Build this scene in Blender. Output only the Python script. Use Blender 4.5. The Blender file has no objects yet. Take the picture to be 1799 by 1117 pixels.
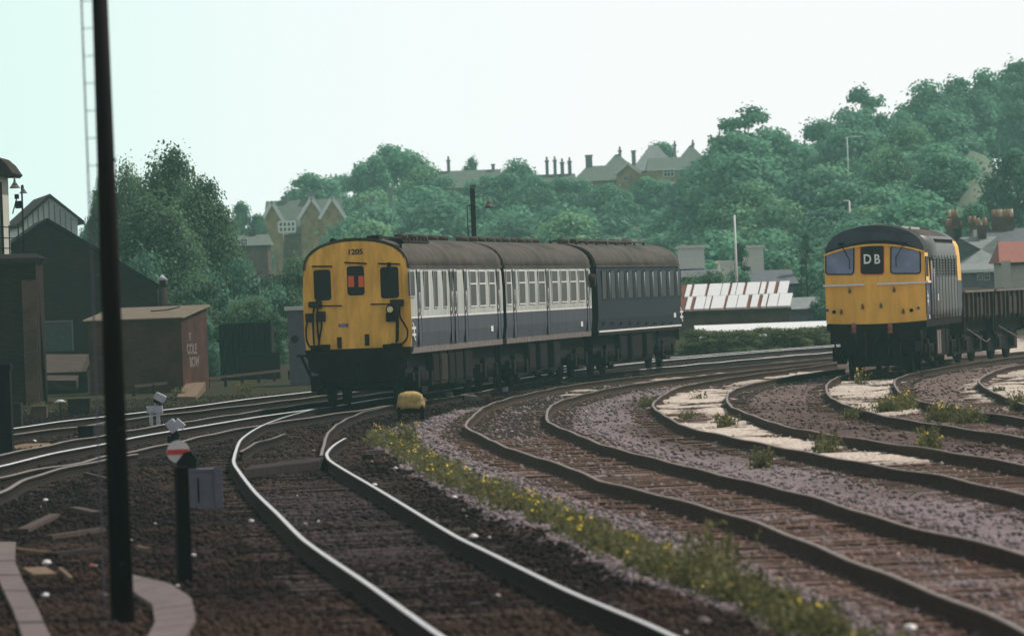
import bpy, math, random
import numpy as np
from mathutils import Vector, Matrix
sc = bpy.context.scene
col = sc.collection
R = math.radians
# ------------------------------------------------------------------ camera
F = 11900.0; EYE = 2.41; ROLL = R(2.1); PITCH = math.atan(40.5/F)
cd = bpy.data.cameras.new("camera"); cam = bpy.data.objects.new("camera", cd); col.objects.link(cam)
CR = Matrix.Rotation(R(90)-PITCH, 3, 'X') @ Matrix.Rotation(-ROLL, 3, 'Z')
cam.matrix_world = Matrix.Translation((0, 0, EYE)) @ CR.to_4x4()
cd.sensor_width = 36; cd.sensor_fit = 'HORIZONTAL'; cd.lens = F*36/1799
cd.clip_start = 1; cd.clip_end = 4000
cd.dof.use_dof = True; cd.dof.focus_distance = 172; cd.dof.aperture_fstop = 4.6
sc.camera = cam
# ------------------------------------------------------------------ world, sun, exposure
SUN_EL = 52; SUN_AZ = 62          # azimuth clockwise from +Y (view direction) towards +X
w = bpy.data.worlds.new("World"); sc.world = w; w.use_nodes = True
nt = w.node_tree; nt.nodes.clear()
sky = nt.nodes.new('ShaderNodeTexSky'); sky.sky_type = 'NISHITA'; sky.sun_disc = False
sky.sun_elevation = R(SUN_EL); sky.sun_rotation = R(SUN_AZ); sky.dust_density = 6; sky.air_density = 1.0
hs = nt.nodes.new('ShaderNodeHueSaturation'); hs.inputs['Saturation'].default_value = 0.22
mx = nt.nodes.new('ShaderNodeMix'); mx.data_type = 'RGBA'; mx.inputs[0].default_value = 0.75
tcw = nt.nodes.new('ShaderNodeTexCoord'); sx = nt.nodes.new('ShaderNodeSeparateXYZ'); nt.links.new(tcw.outputs['Generated'], sx.inputs[0])
def ramp(sock, stops):
    r = nt.nodes.new('ShaderNodeValToRGB'); nt.links.new(sock, r.inputs[0]); e = r.color_ramp.elements
    while len(e) < len(stops): e.new(.5)
    for q, (p, c) in zip(e, stops): q.position = p; q.color = (*c, 1)
    return r
# thin bright overcast veil: brightest in the haze along the horizon, a little greener to the left
zr_ = ramp(sx.outputs['Z'], [(0, (1, 1, 1)), (.06, (.95, .95, .96)), (.2, (.33, .33, .35)), (1, (.24, .25, .27))])
xm_ = nt.nodes.new('ShaderNodeMath'); xm_.operation = 'MULTIPLY_ADD'; xm_.inputs[1].default_value = 2.5; xm_.inputs[2].default_value = .5; nt.links.new(sx.outputs['X'], xm_.inputs[0])
xr_ = ramp(xm_.outputs[0], [(.05, (22.4, 21.8, 22.0)), (.24, (17.2, 21.6, 20.3)), (.30, (17.2, 21.6, 20.3)), (.43, (21.2, 22.0, 21.8)), (.54, (22.6, 21.8, 22.0))])
mz = nt.nodes.new('ShaderNodeMix'); mz.data_type = 'RGBA'; mz.blend_type = 'MULTIPLY'; mz.inputs[0].default_value = 1
nt.links.new(xr_.outputs[0], mz.inputs[6]); nt.links.new(zr_.outputs[0], mz.inputs[7]); nt.links.new(mz.outputs[2], mx.inputs[7])
bg = nt.nodes.new('ShaderNodeBackground'); bg.inputs[1].default_value = 0.070
wo = nt.nodes.new('ShaderNodeOutputWorld')
nt.links.new(sky.outputs[0], hs.inputs['Color']); nt.links.new(hs.outputs[0], mx.inputs[6])
nt.links.new(mx.outputs[2], bg.inputs[0]); nt.links.new(bg.outputs[0], wo.inputs[0])
sd = bpy.data.lights.new("sun", 'SUN'); sd.energy = 4.0; sd.angle = R(2.5); sd.color = (1, .91, .83)
so = bpy.data.objects.new("sun", sd); col.objects.link(so)
sdir = Vector((math.sin(R(SUN_AZ))*math.cos(R(SUN_EL)), math.cos(R(SUN_AZ))*math.cos(R(SUN_EL)), math.sin(R(SUN_EL))))
so.rotation_euler = sdir.to_track_quat('Z', 'Y').to_euler()
sc.view_settings.view_transform = 'Standard'; sc.view_settings.look = 'None'
sc.view_settings.exposure = 0.0; sc.view_settings.gamma = 1
sc.cycles.volume_bounces = 0; sc.cycles.max_bounces = 5
# ------------------------------------------------------------------ photo pixel -> world point
def ray(px, py):
    return CR @ Vector(((px-899.5)/F, -(py-558.5)/F, -1))
def G(px, py, z=0.0):
    r = ray(px, py); t = (z-EYE)/r.z
    return Vector((r.x*t, r.y*t, z))
def P(px, py, d):
    r = ray(px, py); t = d/r.y
    return Vector((r.x*t, d, EYE+r.z*t))
def proj(p):
    q = CR.transposed() @ (Vector(p)-Vector((0, 0, EYE)))
    return (q.x/-q.z*F+899.5, 558.5-q.y/-q.z*F)
rng = random.Random(5)
# ------------------------------------------------------------------ materials
def mat(name, c, rough=.7, metal=0, var=.25, scale=6.0, c2=None, bump=0, stretch=(1, 1, 1), spec=.18, detail=5, coat=0):
    m = bpy.data.materials.new(name); m.use_nodes = True
    n = m.node_tree.nodes; l = m.node_tree.links; b = n['Principled BSDF']
    b.inputs['Roughness'].default_value = rough; b.inputs['Metallic'].default_value = metal
    b.inputs['Specular IOR Level'].default_value = spec
    tc = n.new('ShaderNodeTexCoord'); mp = n.new('ShaderNodeMapping'); mp.inputs['Scale'].default_value = stretch
    no = n.new('ShaderNodeTexNoise'); no.inputs['Scale'].default_value = scale; no.inputs['Detail'].default_value = detail
    no.inputs['Roughness'].default_value = .65
    l.new(tc.outputs['Object'], mp.inputs[0]); l.new(mp.outputs[0], no.inputs['Vector'])
    r = n.new('ShaderNodeValToRGB')
    a = [max(0, x*(1-var)) for x in c[:3]]; e = [min(1, x*(1+var)) for x in (c2 or c)[:3]]
    r.color_ramp.elements[0].position = .32; r.color_ramp.elements[1].position = .68
    r.color_ramp.elements[0].color = (*a, 1); r.color_ramp.elements[1].color = (*e, 1)
    l.new(no.outputs[0], r.inputs[0]); l.new(r.outputs[0], b.inputs['Base Color'])
    if coat: b.inputs['Coat Weight'].default_value = coat
    if bump:
        bu = n.new('ShaderNodeBump'); bu.inputs['Strength'].default_value = bump; bu.inputs['Distance'].default_value = .03
        l.new(no.outputs[0], bu.inputs['Height']); l.new(bu.outputs[0], b.inputs['Normal'])
    return m
def brick(name, c1, c2, mortar, sc_=4.0, bw=.5, rh=.16):
    m = bpy.data.materials.new(name); m.use_nodes = True
    n = m.node_tree.nodes; l = m.node_tree.links; b = n['Principled BSDF']; b.inputs['Roughness'].default_value = .9; b.inputs['Specular IOR Level'].default_value = .05
    tc = n.new('ShaderNodeTexCoord'); s = n.new('ShaderNodeSeparateXYZ'); ad = n.new('ShaderNodeMath'); cb = n.new('ShaderNodeCombineXYZ')
    l.new(tc.outputs['Object'], s.inputs[0]); l.new(s.outputs[0], ad.inputs[0]); l.new(s.outputs[1], ad.inputs[1])
    l.new(ad.outputs[0], cb.inputs[0]); l.new(s.outputs[2], cb.inputs[1])
    bt = n.new('ShaderNodeTexBrick'); bt.inputs['Scale'].default_value = sc_*.55
    bt.inputs['Color1'].default_value = (*c1, 1); bt.inputs['Color2'].default_value = (*c2, 1); bt.inputs['Mortar'].default_value = (*mortar, 1)
    bt.inputs['Mortar Size'].default_value = .02; bt.inputs['Brick Width'].default_value = bw; bt.inputs['Row Height'].default_value = rh
    no = n.new('ShaderNodeTexNoise'); no.inputs['Scale'].default_value = 1.3; no.inputs['Detail'].default_value = 6
    mi = n.new('ShaderNodeMix'); mi.data_type = 'RGBA'; mi.blend_type = 'MULTIPLY'; mi.inputs[0].default_value = .8
    rr = n.new('ShaderNodeValToRGB'); rr.color_ramp.elements[0].color = (.45, .43, .43, 1); rr.color_ramp.elements[1].color = (1.3, 1.25, 1.2, 1)
    rr.color_ramp.elements[0].position = .3; rr.color_ramp.elements[1].position = .7
    l.new(cb.outputs[0], bt.inputs['Vector']); l.new(tc.outputs['Object'], no.inputs['Vector']); l.new(no.outputs[0], rr.inputs[0])
    l.new(bt.outputs[0], mi.inputs[6]); l.new(rr.outputs[0], mi.inputs[7]); l.new(mi.outputs[2], b.inputs['Base Color'])
    return m
def leafmat(name, c, var=.5):
    m = bpy.data.materials.new(name); m.use_nodes = True
    n = m.node_tree.nodes; l = m.node_tree.links; b = n['Principled BSDF']; b.inputs['Roughness'].default_value = .6
    b.inputs['Specular IOR Level'].default_value = .12
    at = n.new('ShaderNodeAttribute'); at.attribute_name = 'tone'
    r = n.new('ShaderNodeValToRGB')
    r.color_ramp.elements[0].color = (c[0]*(1-var)*.9, c[1]*(1-var), c[2]*(1-var), 1)
    r.color_ramp.elements[1].color = (c[0]*(1+var)*1.15, c[1]*(1+var), c[2]*(1+var*.7), 1)
    l.new(at.outputs['Fac'], r.inputs[0]); l.new(r.outputs[0], b.inputs['Base Color'])
    tr = n.new('ShaderNodeBsdfTranslucent'); l.new(r.outputs[0], tr.inputs[0])
    ms = n.new('ShaderNodeMixShader'); ms.inputs[0].default_value = .42
    l.new(b.outputs[0], ms.inputs[1]); l.new(tr.outputs[0], ms.inputs[2]); l.new(ms.outputs[0], n['Material Output'].inputs[0])
    return m
M = {}
M['yellow'] = mat('warning_yellow_paint', (.80, .43, .08), .5, var=.24, scale=3.2, stretch=(1.6, 1, .35), c2=(.86, .48, .09))
M['yellow_loco'] = mat('glossy_yellow_paint', (.84, .48, .09), .45, var=.15, scale=2.6, stretch=(1.6, 1, .35))
M['grey'] = mat('pale_grey_paint', (.34, .38, .355), .65, var=.16, scale=2.2, stretch=(1, 3, .35), c2=(.45, .47, .43), spec=.2)
M['blue'] = mat('rail_blue_faded', (.046, .053, .072), .7, var=.3, scale=3.5, stretch=(1, 4, .3), c2=(.070, .077, .096), spec=.2)
M['blue_dark'] = mat('rail_blue_dark', (.016, .022, .033), .7, var=.25, scale=3, stretch=(1, 3, .4), spec=.12)
M['white'] = mat('white_line_paint', (.72, .72, .68), .5, var=.1)
M['roof'] = mat('grimy_roof', (.036, .028, .024), .75, var=.45, scale=2.0, stretch=(1, .5, 1), c2=(.062, .050, .040))
M['dark'] = mat('underframe_grime', (.012, .008, .010), .95, var=.4, scale=5, spec=.08)
M['dark2'] = mat('underframe_brown', (.030, .021, .021), .9, var=.4, scale=5, spec=.1)
M['black'] = mat('black_rubber', (.008, .006, .008), .8, var=.2, spec=.1)
M['glass'] = mat('dark_cab_glass', (.006, .006, .008), .35, var=.1, spec=.18)
M['glass_side'] = mat('coach_window_glass', (.035, .032, .036), .3, var=.35, scale=1.2, spec=.3)
M['glass_reflection'] = mat('windscreen_sky_reflection', (.19, .225, .35), .3, var=.35, scale=1.2, spec=.3)  # reflected sky is put into the glass base colour
M['orange'] = mat('orange_blind', (.75, .13, .05), .6, var=.1)
M['sole'] = mat('dusty_solebar', (.16, .135, .125), .8, var=.35, scale=4)
M['steel'] = mat('polished_rail_head', (.86, .86, .86), .42, metal=1, var=.06, scale=3)
M['rust_head'] = mat('rusty_rail_head', (.21, .18, .165), .5, metal=.35, var=.25, scale=5)
M['rust'] = mat('shaded_rusty_rail_side', (.020, .012, .011), .95, var=.4, scale=8, spec=.1)  # rust darkened to carry the shadow on the rail side
M['timber'] = mat('weathered_timber', (.060, .042, .036), .9, var=.45, scale=5, stretch=(.5, 4, 1))
M['tan'] = mat('tan_timber', (.15, .10, .062), .85, var=.3, scale=8)
M['loco_side'] = mat('loco_side_paint', (.085, .095, .093), .42, var=.25, scale=3, stretch=(1, 6, .3), spec=.3)
M['loco_side_low'] = mat('loco_blue_side', (.055, .065, .095), .45, var=.2, scale=3, stretch=(1, 4, .4))
M['loco_roof'] = mat('loco_dome_black', (.012, .009, .009), .6, var=.3, spec=.2)
M['loco_pale'] = mat('loco_roof_panel', (.42, .46, .42), .5, var=.15)
M['concrete'] = mat('concrete', (.13, .105, .102), .9, var=.22, scale=5, bump=.4)
M['hidgrey'] = mat('grey_steel_paint', (.13, .125, .155), .6, var=.15, scale=4)
M['palegrey'] = mat('pale_signal_paint', (.42, .43, .47), .6, var=.15)
M['tarp'] = mat('yellow_tarpaulin', (.36, .255, .10), .85, var=.3, scale=9, bump=1)
M['pole'] = mat('tarred_pole', (.008, .005, .006), .85, var=.4, scale=9, stretch=(1, 1, .2), spec=.1)
M['red'] = mat('red_enamel', (.55, .05, .04), .5, var=.1)
M['whitewash'] = mat('white_enamel', (.66, .64, .63), .5, var=.08)
M['wagon'] = mat('rusty_wagon_side', (.026, .014, .014), .85, var=.6, scale=5, stretch=(1, 3, .15), c2=(.060, .040, .036), spec=.15)
M['coal'] = mat('wagon_load', (.045, .032, .026), .95, var=.4, scale=6, bump=1)
M['brick_dark'] = brick('sooty_brick', (.040, .018, .015), (.018, .010, .011), (.014, .010, .010))
M['brick_red'] = brick('red_brick', (.105, .040, .031), (.065, .027, .024), (.08, .05, .045), 6)
M['brick_side'] = brick('worn_brick', (.15, .085, .065), (.10, .06, .05), (.10, .08, .07), 6)
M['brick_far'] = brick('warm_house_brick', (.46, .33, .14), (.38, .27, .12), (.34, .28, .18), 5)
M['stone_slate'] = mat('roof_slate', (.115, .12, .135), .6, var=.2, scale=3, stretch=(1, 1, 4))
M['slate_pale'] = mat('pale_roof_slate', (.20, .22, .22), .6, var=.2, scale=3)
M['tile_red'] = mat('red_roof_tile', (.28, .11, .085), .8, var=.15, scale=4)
M['tile_hazed'] = mat('hazed_roof_tile', (.11, .135, .115), .8, var=.2, scale=3)  # roof tile paled to grey-green, haze put into the colour
M['render'] = mat('cream_render', (.44, .44, .38), .85, var=.1)
M['render_w'] = mat('white_render', (.62, .64, .58), .85, var=.06)
M['pot'] = mat('clay_pot', (.34, .21, .14), .8, var=.2)
M['pot_pale'] = mat('buff_clay_pot', (.58, .52, .34), .8, var=.15)
M['asb'] = mat('pale_corrugated_sheet', (.68, .76, .72), .7, var=.08, scale=2, stretch=(3, 1, .3))
M['asb_roof'] = mat('corrugated_roof_sheet', (.14, .115, .085), .8, var=.2, scale=2.5)
M['sheet_w'] = mat('white_roof_sheet', (.66, .68, .68), .6, var=.06)
M['sheet_r'] = mat('rust_roof_sheet', (.16, .060, .042), .85, var=.3, scale=3, stretch=(4, 1, 1))
M['rust_brown'] = mat('brown_rail_side', (.050, .031, .025), .95, var=.4, scale=8, spec=.1)
M['sleeper_brown'] = mat('brown_sleeper', (.13, .082, .062), .95, var=.5, scale=6, spec=.1)
M['bark'] = mat('bark', (.06, .045, .035), .9, var=.4, scale=8)
M['graf'] = mat('white_spray_paint', (.20, .155, .15), .9, var=.65, scale=14)
M['flower'] = mat('ragwort_flower', (.75, .55, .05), .6, var=.15)
M['blue_plate'] = mat('blue_plate', (.08, .09, .30), .5)
M['lampglass'] = mat('marker_lamp_lens', (.80, .70, .38), .25, var=.05)
M['curtain'] = mat('window_white', (.70, .74, .70), .6, var=.1)
M['window_dark'] = mat('house_window_glass', (.04, .05, .06), .15, var=.2)
M['leafA'] = leafmat('birch_leaf', (.080, .165, .095))
M['leafB'] = leafmat('broadleaf', (.100, .270, .180))  # this and the next two leaf colours are lifted to carry haze
M['leafC'] = leafmat('hazed_dark_leaf', (.070, .185, .135))
M['leafD'] = leafmat('hazed_light_leaf', (.145, .320, .185))
M['leafE'] = leafmat('verge_leaf', (.085, .115, .045))
M['grass'] = leafmat('weed_green', (.125, .135, .062))
M['text_dark'] = mat('dark_lettering', (.05, .035, .02), .6)
M['text_white'] = mat('white_lettering', (.75, .85, .80), .5, var=.05)
# ------------------------------------------------------------------ mesh builder
class MB:
    def __init__(s): s.v = []; s.f = []; s.m = []; s.sm = []
    def poly(s, pts, m=0, sm=False):
        i = len(s.v); s.v += [tuple(p) for p in pts]; s.f.append(tuple(range(i, i+len(pts)))); s.m.append(m); s.sm.append(sm)
    def box(s, x0, x1, y0, y1, z0, z1, m=0, rz=0, c=None):
        p = [(x0, y0, z0), (x1, y0, z0), (x1, y1, z0), (x0, y1, z0), (x0, y0, z1), (x1, y0, z1), (x1, y1, z1), (x0, y1, z1)]
        if rz:
            cx, cy = c if c else ((x0+x1)/2, (y0+y1)/2); cc, ss = math.cos(rz), math.sin(rz)
            p = [((a-cx)*cc-(b-cy)*ss+cx, (a-cx)*ss+(b-cy)*cc+cy, z) for a, b, z in p]
        s.hexa(p, m)
    def hexa(s, p, m=0):
        i = len(s.v); s.v += [tuple(q) for q in p]
        for f in ((0, 3, 2, 1), (4, 5, 6, 7), (0, 1, 5, 4), (1, 2, 6, 5), (2, 3, 7, 6), (3, 0, 4, 7)):
            s.f.append(tuple(i+k for k in f)); s.m.append(m); s.sm.append(False)
    def bar(s, a, b, wd, ht=None, m=0):
        a = Vector(a); b = Vector(b); d = (b-a).normalized(); ht = ht or wd
        up = Vector((0, 0, 1)) if abs(d.z) < .95 else Vector((0, 1, 0))
        x = d.cross(up).normalized()*wd/2; y = x.cross(d).normalized()*ht/2
        s.hexa([a-x-y, a+x-y, b+x-y, b-x-y, a-x+y, a+x+y, b+x+y, b-x+y], m)
    def tube(s, a, b, r0, r1=None, n=10, m=0, caps=True):
        a = Vector(a); b = Vector(b); r1 = r0 if r1 is None else r1; d = (b-a).normalized()
        up = Vector((0, 0, 1)) if abs(d.z) < .95 else Vector((1, 0, 0))
        x = d.cross(up).normalized(); y = d.cross(x)
        i = len(s.v)
        for p, r in ((a, r0), (b, r1)):
            for k in range(n):
                t = 2*math.pi*k/n; s.v.append(tuple(p+x*r*math.cos(t)+y*r*math.sin(t)))
        for k in range(n):
            k2 = (k+1) % n; s.f.append((i+k, i+k2, i+n+k2, i+n+k)); s.m.append(m); s.sm.append(True)
        if caps:
            s.f.append(tuple(i+k for k in range(n-1, -1, -1))); s.m.append(m); s.sm.append(False)
            s.f.append(tuple(i+n+k for k in range(n))); s.m.append(m); s.sm.append(False)
    def path(s, pts, r, n=6, m=0):
        for a, b in zip(pts[:-1], pts[1:]): s.tube(a, b, r, r, n, m)
    def prism(s, poly, f0, f1, m=0, mside=None, sm=False):
        """poly: 2D pts; f0/f1 map 2D->3D for the two faces"""
        n = len(poly); i = len(s.v); s.v += [tuple(f0(*p)) for p in poly]+[tuple(f1(*p)) for p in poly]
        ms = m if mside is None else mside
        s.f.append(tuple(range(i, i+n))); s.m.append(m); s.sm.append(False)
        s.f.append(tuple(range(i+2*n-1, i+n-1, -1))); s.m.append(ms); s.sm.append(False)
        for k in range(n):
            k2 = (k+1) % n; s.f.append((i+k2, i+k, i+n+k, i+n+k2)); s.m.append(ms); s.sm.append(sm)
    def loft(s, rings, mfun=None, caps=True, m=0, sm=True):
        i = len(s.v); n = len(rings[0])
        for r in rings: s.v += [tuple(p) for p in r]
        for a in range(len(rings)-1):
            for k in range(n):
                k2 = (k+1) % n; s.f.append((i+a*n+k, i+a*n+k2, i+(a+1)*n+k2, i+(a+1)*n+k)); s.m.append(mfun(k) if mfun else m); s.sm.append(sm)
        if caps:
            s.f.append(tuple(i+k for k in range(n-1, -1, -1))); s.m.append(m); s.sm.append(False)
            j = i+(len(rings)-1)*n; s.f.append(tuple(j+k for k in range(n))); s.m.append(m); s.sm.append(False)
    def build(s, name, mats, parent=None, bevel=0):
        me = bpy.data.meshes.new(name); me.from_pydata(s.v, [], s.f); 
        if not isinstance(mats, (list, tuple)): mats = [mats]
        for mm in mats: me.materials.append(M[mm] if isinstance(mm, str) else mm)
        me.polygons.foreach_set('material_index', s.m); me.polygons.foreach_set('use_smooth', s.sm)
        me.validate(); me.update()
        import bmesh
        bm = bmesh.new(); bm.from_mesh(me); bmesh.ops.recalc_face_normals(bm, faces=bm.faces); bm.to_mesh(me); bm.free()
        o = bpy.data.objects.new(name, me); col.objects.link(o)
        if parent: o.parent = parent
        if bevel:
            b = o.modifiers.new('bevel', 'BEVEL'); b.width = bevel; b.segments = 2; b.limit_method = 'ANGLE'
        return o
def thing(name, label, cat, loc=(0, 0, 0), rz=0, group=None):
    o = bpy.data.objects.new(name, None); col.objects.link(o); o.empty_display_size = .2
    o.location = loc; o.rotation_euler = (0, 0, rz)
    return tag(o, label, cat, group)
def tag(o, label, cat, group=None):
    o['label'] = label; o['category'] = cat
    if group: o['group'] = group
    return o
def structure(o): o['kind'] = 'structure'; return o
def stuff(o, label, cat): o['kind'] = 'stuff'; o['label'] = label; o['category'] = cat; return o
def copy_tree(o, parent=None):
    c = o.copy(); col.objects.link(c); c.parent = parent
    for ch in KIDS.get(o.name, []): copy_tree(ch, c)
    return c
KIDS = {}
def text_mesh(s, size, ext=.004, bold=0):
    cu = bpy.data.curves.new('t', 'FONT'); cu.body = s; cu.size = size; cu.extrude = ext; cu.offset = bold
    cu.align_x = 'CENTER'; cu.align_y = 'CENTER'
    ob = bpy.data.objects.new('t', cu); col.objects.link(ob)
    me = bpy.data.meshes.new_from_object(ob.evaluated_get(bpy.context.evaluated_depsgraph_get()))
    bpy.data.objects.remove(ob); return me
def text_obj(name, s, size, m, parent, loc, rot, ext=.004, bold=0, sx=1):
    me = text_mesh(s, size, ext, bold); me.materials.clear(); me.materials.append(M[m])
    o = bpy.data.objects.new(name, me); col.objects.link(o); o.parent = parent; o.location = loc; o.rotation_euler = rot; o.scale = (sx, 1, 1)
    return o
# ------------------------------------------------------------------ rails traced on the ground plane
def cr(pts, k=6):
    pts = [Vector(p) for p in pts]; out = []
    for i in range(len(pts)-1):
        p0 = pts[max(i-1, 0)]; p1 = pts[i]; p2 = pts[i+1]; p3 = pts[min(i+2, len(pts)-1)]
        L = (p2-p1).length
        m1 = (p2-p0)/max((p2-p0).length, 1e-6)*L*.8; m2 = (p3-p1)/max((p3-p1).length, 1e-6)*L*.8
        for j in range(k):
            t = j/k; out.append((2*t**3-3*t*t+1)*p1+(t**3-2*t*t+t)*m1+(-2*t**3+3*t*t)*p2+(t**3-t*t)*m2)
    out.append(pts[-1]); return out
RX = {
 'R1': [(-60, 764), (0, 755), (46, 748.5), (107, 739.5), (184, 731), (237, 725), (342, 713), (451, 698), (563, 686), (760, 664), (960, 645), (1066, 636.6), (1172, 628.7), (1251, 622), (1350, 614.5), (1454, 606.5), (1600, 597)],
 'R2': [(-60, 774), (0, 765), (46, 759), (137, 748.5), (242, 733), (400, 715), (556, 696), (760, 672), (960, 651), (1066, 640.6), (1172, 631), (1251, 624)],
 'R3': [(-60, 809), (0, 800), (129, 774), (185, 765), (244, 754), (323, 742), (463, 721), (579, 704), (700, 687), (830, 669)],
 'R4': [(-60, 829), (0, 818), (92, 795.5), (187, 778), (244, 766), (346, 749), (463, 730), (588, 713), (660, 701), (692, 697), (761, 689), (790, 684), (830, 678), (865, 672.6), (924, 663), (967, 656), (1017, 649), (1066, 643), (1107, 638), (1172, 632), (1300, 621.5), (1327, 618), (1454, 609), (1600, 600)],
 'R5': [(-60, 848), (0, 837), (64, 824), (142, 811), (187, 800), (246, 789), (323, 773), (379, 760), (463, 745), (560, 730), (630, 720), (677, 713), (761, 701), (830, 690), (900, 677), (968, 664.7), (990, 661.5), (1036, 657.5), (1061, 655), (1114, 650), (1180, 643), (1327, 630), (1454, 619), (1600, 608)],
 'R6': [(-60, 892), (0, 864), (52, 838), (129, 817), (187, 806), (240, 797)],
 'A1': [(1000, 1262), (880, 1180), (776, 1117), (645, 1024), (537, 950), (486, 900), (448, 863.5), (414, 819), (410.5, 808), (421, 775), (439.5, 759), (463, 746), (498, 733), (551, 718.5), (592, 712.5)],
 'A2': [(1420, 1245), (1290, 1170), (1151, 1101), (1000, 1037.6), (862, 971), (799, 940), (666, 860), (604, 824), (579, 807.6), (574, 798), (579, 789), (590, 779), (607, 769)],
 'A3': [(564, 799.5), (569, 782), (574.6, 763), (591, 746), (614, 733), (646, 721), (695, 710.5)],
 'A4': [(423, 794), (432, 787), (451, 777), (475, 770), (501, 762)],
 'B1': [(2000, 1208), (1799, 1106), (1710, 1066.5), (1488.5, 980), (1333, 918), (1178, 873), (1058, 844), (1000, 820), (891, 785), (830.5, 756), (818, 748), (826, 735), (851, 714), (890, 700), (933, 689.6), (1000, 675.7), (1060, 667.5), (1133, 659), (1180, 654.5), (1287, 644), (1454, 629), (1560, 620)],
 'B2': [(2050, 1062), (1799, 971), (1577, 918), (1426, 871), (1266.5, 833), (1133, 800), (1058, 780), (1016, 763), (967.5, 743), (960.5, 734), (964, 717), (981.5, 704.6), (1049, 686), (1102.6, 675.5), (1200, 663), (1340, 648), (1454, 636)],
 'C1': [(2100, 927), (1799, 868), (1749, 856), (1656, 835), (1566, 821), (1516, 812), (1430, 796), (1333, 777), (1249, 759), (1203, 748), (1154, 720), (1147, 710), (1161, 696), (1191, 680), (1251.6, 668), (1323, 656), (1377, 650), (1470, 637)],
 'C2': [(2100, 866), (1799, 815), (1656, 791), (1563, 778), (1446.6, 760.6), (1400, 752), (1362.7, 743), (1287.5, 715), (1277.6, 703), (1280, 690), (1305, 678), (1352, 667), (1413, 656), (1484, 647)],
 'D1': [(2100, 818), (1799, 767.6), (1679, 750), (1563, 731.5), (1493, 713), (1457, 695), (1452, 677), (1465, 665), (1488.5, 656), (1537, 647), (1600, 638.5), (1663, 630), (1722, 624.5), (1799, 617), (1900, 608)],
 'D2': [(2100, 776), (1799, 734), (1703, 720), (1633, 708), (1586, 692), (1573.4, 679), (1572, 667.5), (1584, 661), (1598, 656), (1663, 643), (1722, 634), (1799, 624.5), (1900, 614)],
 'E1': [(2100, 768), (1920, 738), (1799, 709), (1772, 699), (1737.5, 684), (1720, 670), (1726, 662), (1756, 648), (1799, 638), (1900, 625)],
 'E2': [(2200, 760), (2010, 728), (1900, 703), (1855, 688), (1843, 678), (1848, 667), (1872, 655), (1940, 640)],
}
RW = {}
for k, pts in RX.items():
    q = cr([(a, b, 0) for a, b in pts])
    ws = sorted([G(p.x, p.y) for p in q], key=lambda v: v.y)
    RW[k] = [ws[0]]
    for v in ws[1:]:
        if v.y-RW[k][-1].y > .02: RW[k].append(v)
for k in RW:      # beyond 165 m one photo pixel is metres of track: fair the line
    ys = [v.y for v in RW[k]]; xs = [v.x for v in RW[k]]
    if ys[-1] > 180:
        yy = [y for y in ys if y < 165]+list(np.arange(max(165, ys[0]), ys[-1], 3.0))+[ys[-1]]
        out = []
        for y in yy:
            f = 0 if y < 165 else min(9.0, (y-165)*.5); f = min(f, ys[-1]-y, y-ys[0])
            out.append(Vector((float(np.mean(np.interp(np.linspace(y-f, y+f, 9), ys, xs))), y, 0)))
        RW[k] = out
def railX(k, Y):
    return np.interp(Y, [v.y for v in RW[k]], [v.x for v in RW[k]])
PROF = [(-.068, -.165), (.068, -.165), (.068, -.15), (.012, -.135), (.012, -.045), (.036, -.034), (.036, -.008), (.024, 0), (-.024, 0), (-.036, -.008), (-.036, -.034), (-.012, -.045), (-.012, -.135), (-.068, -.15)]
def rail(k, parent, head, n='rail', dz=0):
    b = MB(); pts = RW[k]; rings = []
    for i, p in enumerate(pts):
        t = (pts[min(i+1, len(pts)-1)]-pts[max(i-1, 0)]); t.normalize(); nx = Vector((t.y, -t.x, 0))
        # slight dips of a worn siding
        z = dz+(0 if head == 'steel' else .008*math.sin(p.y*.9+len(k)))
        rings.append([p+nx*a+Vector((0, 0, c+z)) for a, c in PROF])
    b.loft(rings, mfun=lambda j: 1 if j == 7 or (k[0] == 'R' and 5 < j < 9) else 0, sm=False)
    if k == 'R5':      # sun glint put in as bright steel on the far curve
        nn = len(PROF)
        for i_ in range(len(b.m)):
            if b.m[i_] == 1 and i_//nn < len(pts) and pts[i_//nn].y > 178: b.m[i_] = 2
    return b.build(n, ['rust_brown' if k[0] in 'BCDE' else 'rust', head, 'steel'], parent)
SL = MB(); SL.box(-1.25, 1.25, -.125, .125, -.30, -.160)
slo = None
SBo = SL.build('sleeper', 'sleeper_brown'); SB = SBo.data; bpy.data.objects.remove(SBo)
def sleepers(k1, k2, parent, y0, y1, cap=100, tilt=.02, step=.76, half=1.25):
    global slo
    ys = list(np.arange(y0, y1, step)); first = ys[:cap]; rest = ys[cap:]
    rr = random.Random(len(k1)+int(y0))
    def tr(y):
        xa, xb = railX(k1, y), railX(k2, y); xa2, xb2 = railX(k1, y+1), railX(k2, y+1)
        return (xa+xb)/2, -math.atan2((xa2+xb2)/2-(xa+xb)/2, 1)*.9
    for y in first:
        x, a = tr(y)
        if slo is None: o = slo = SL.build('sleeper', 'timber', parent)
        else: o = bpy.data.objects.new('sleeper', slo.data); col.objects.link(o); o.parent = parent
        if k1[0] in 'BCDE': o.data = SB
        o.location = (x+rr.uniform(-.05, .05), y, rr.uniform(-.022, .004)+(.012 if k1[0] in 'BC' else .004)); o.rotation_euler = (0, rr.uniform(-.008,.008), a+rr.uniform(-tilt, tilt))
    if rest:
        b = MB()
        for y in rest:
            x, a = tr(y); b.box(x-1.25, x+1.25, y-.125, y+.125, -.3, -.15+rr.uniform(-.012, .002), 0, a)
        o = b.build('sleepers', 'timber', parent); o['kind'] = 'stuff'
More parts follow.
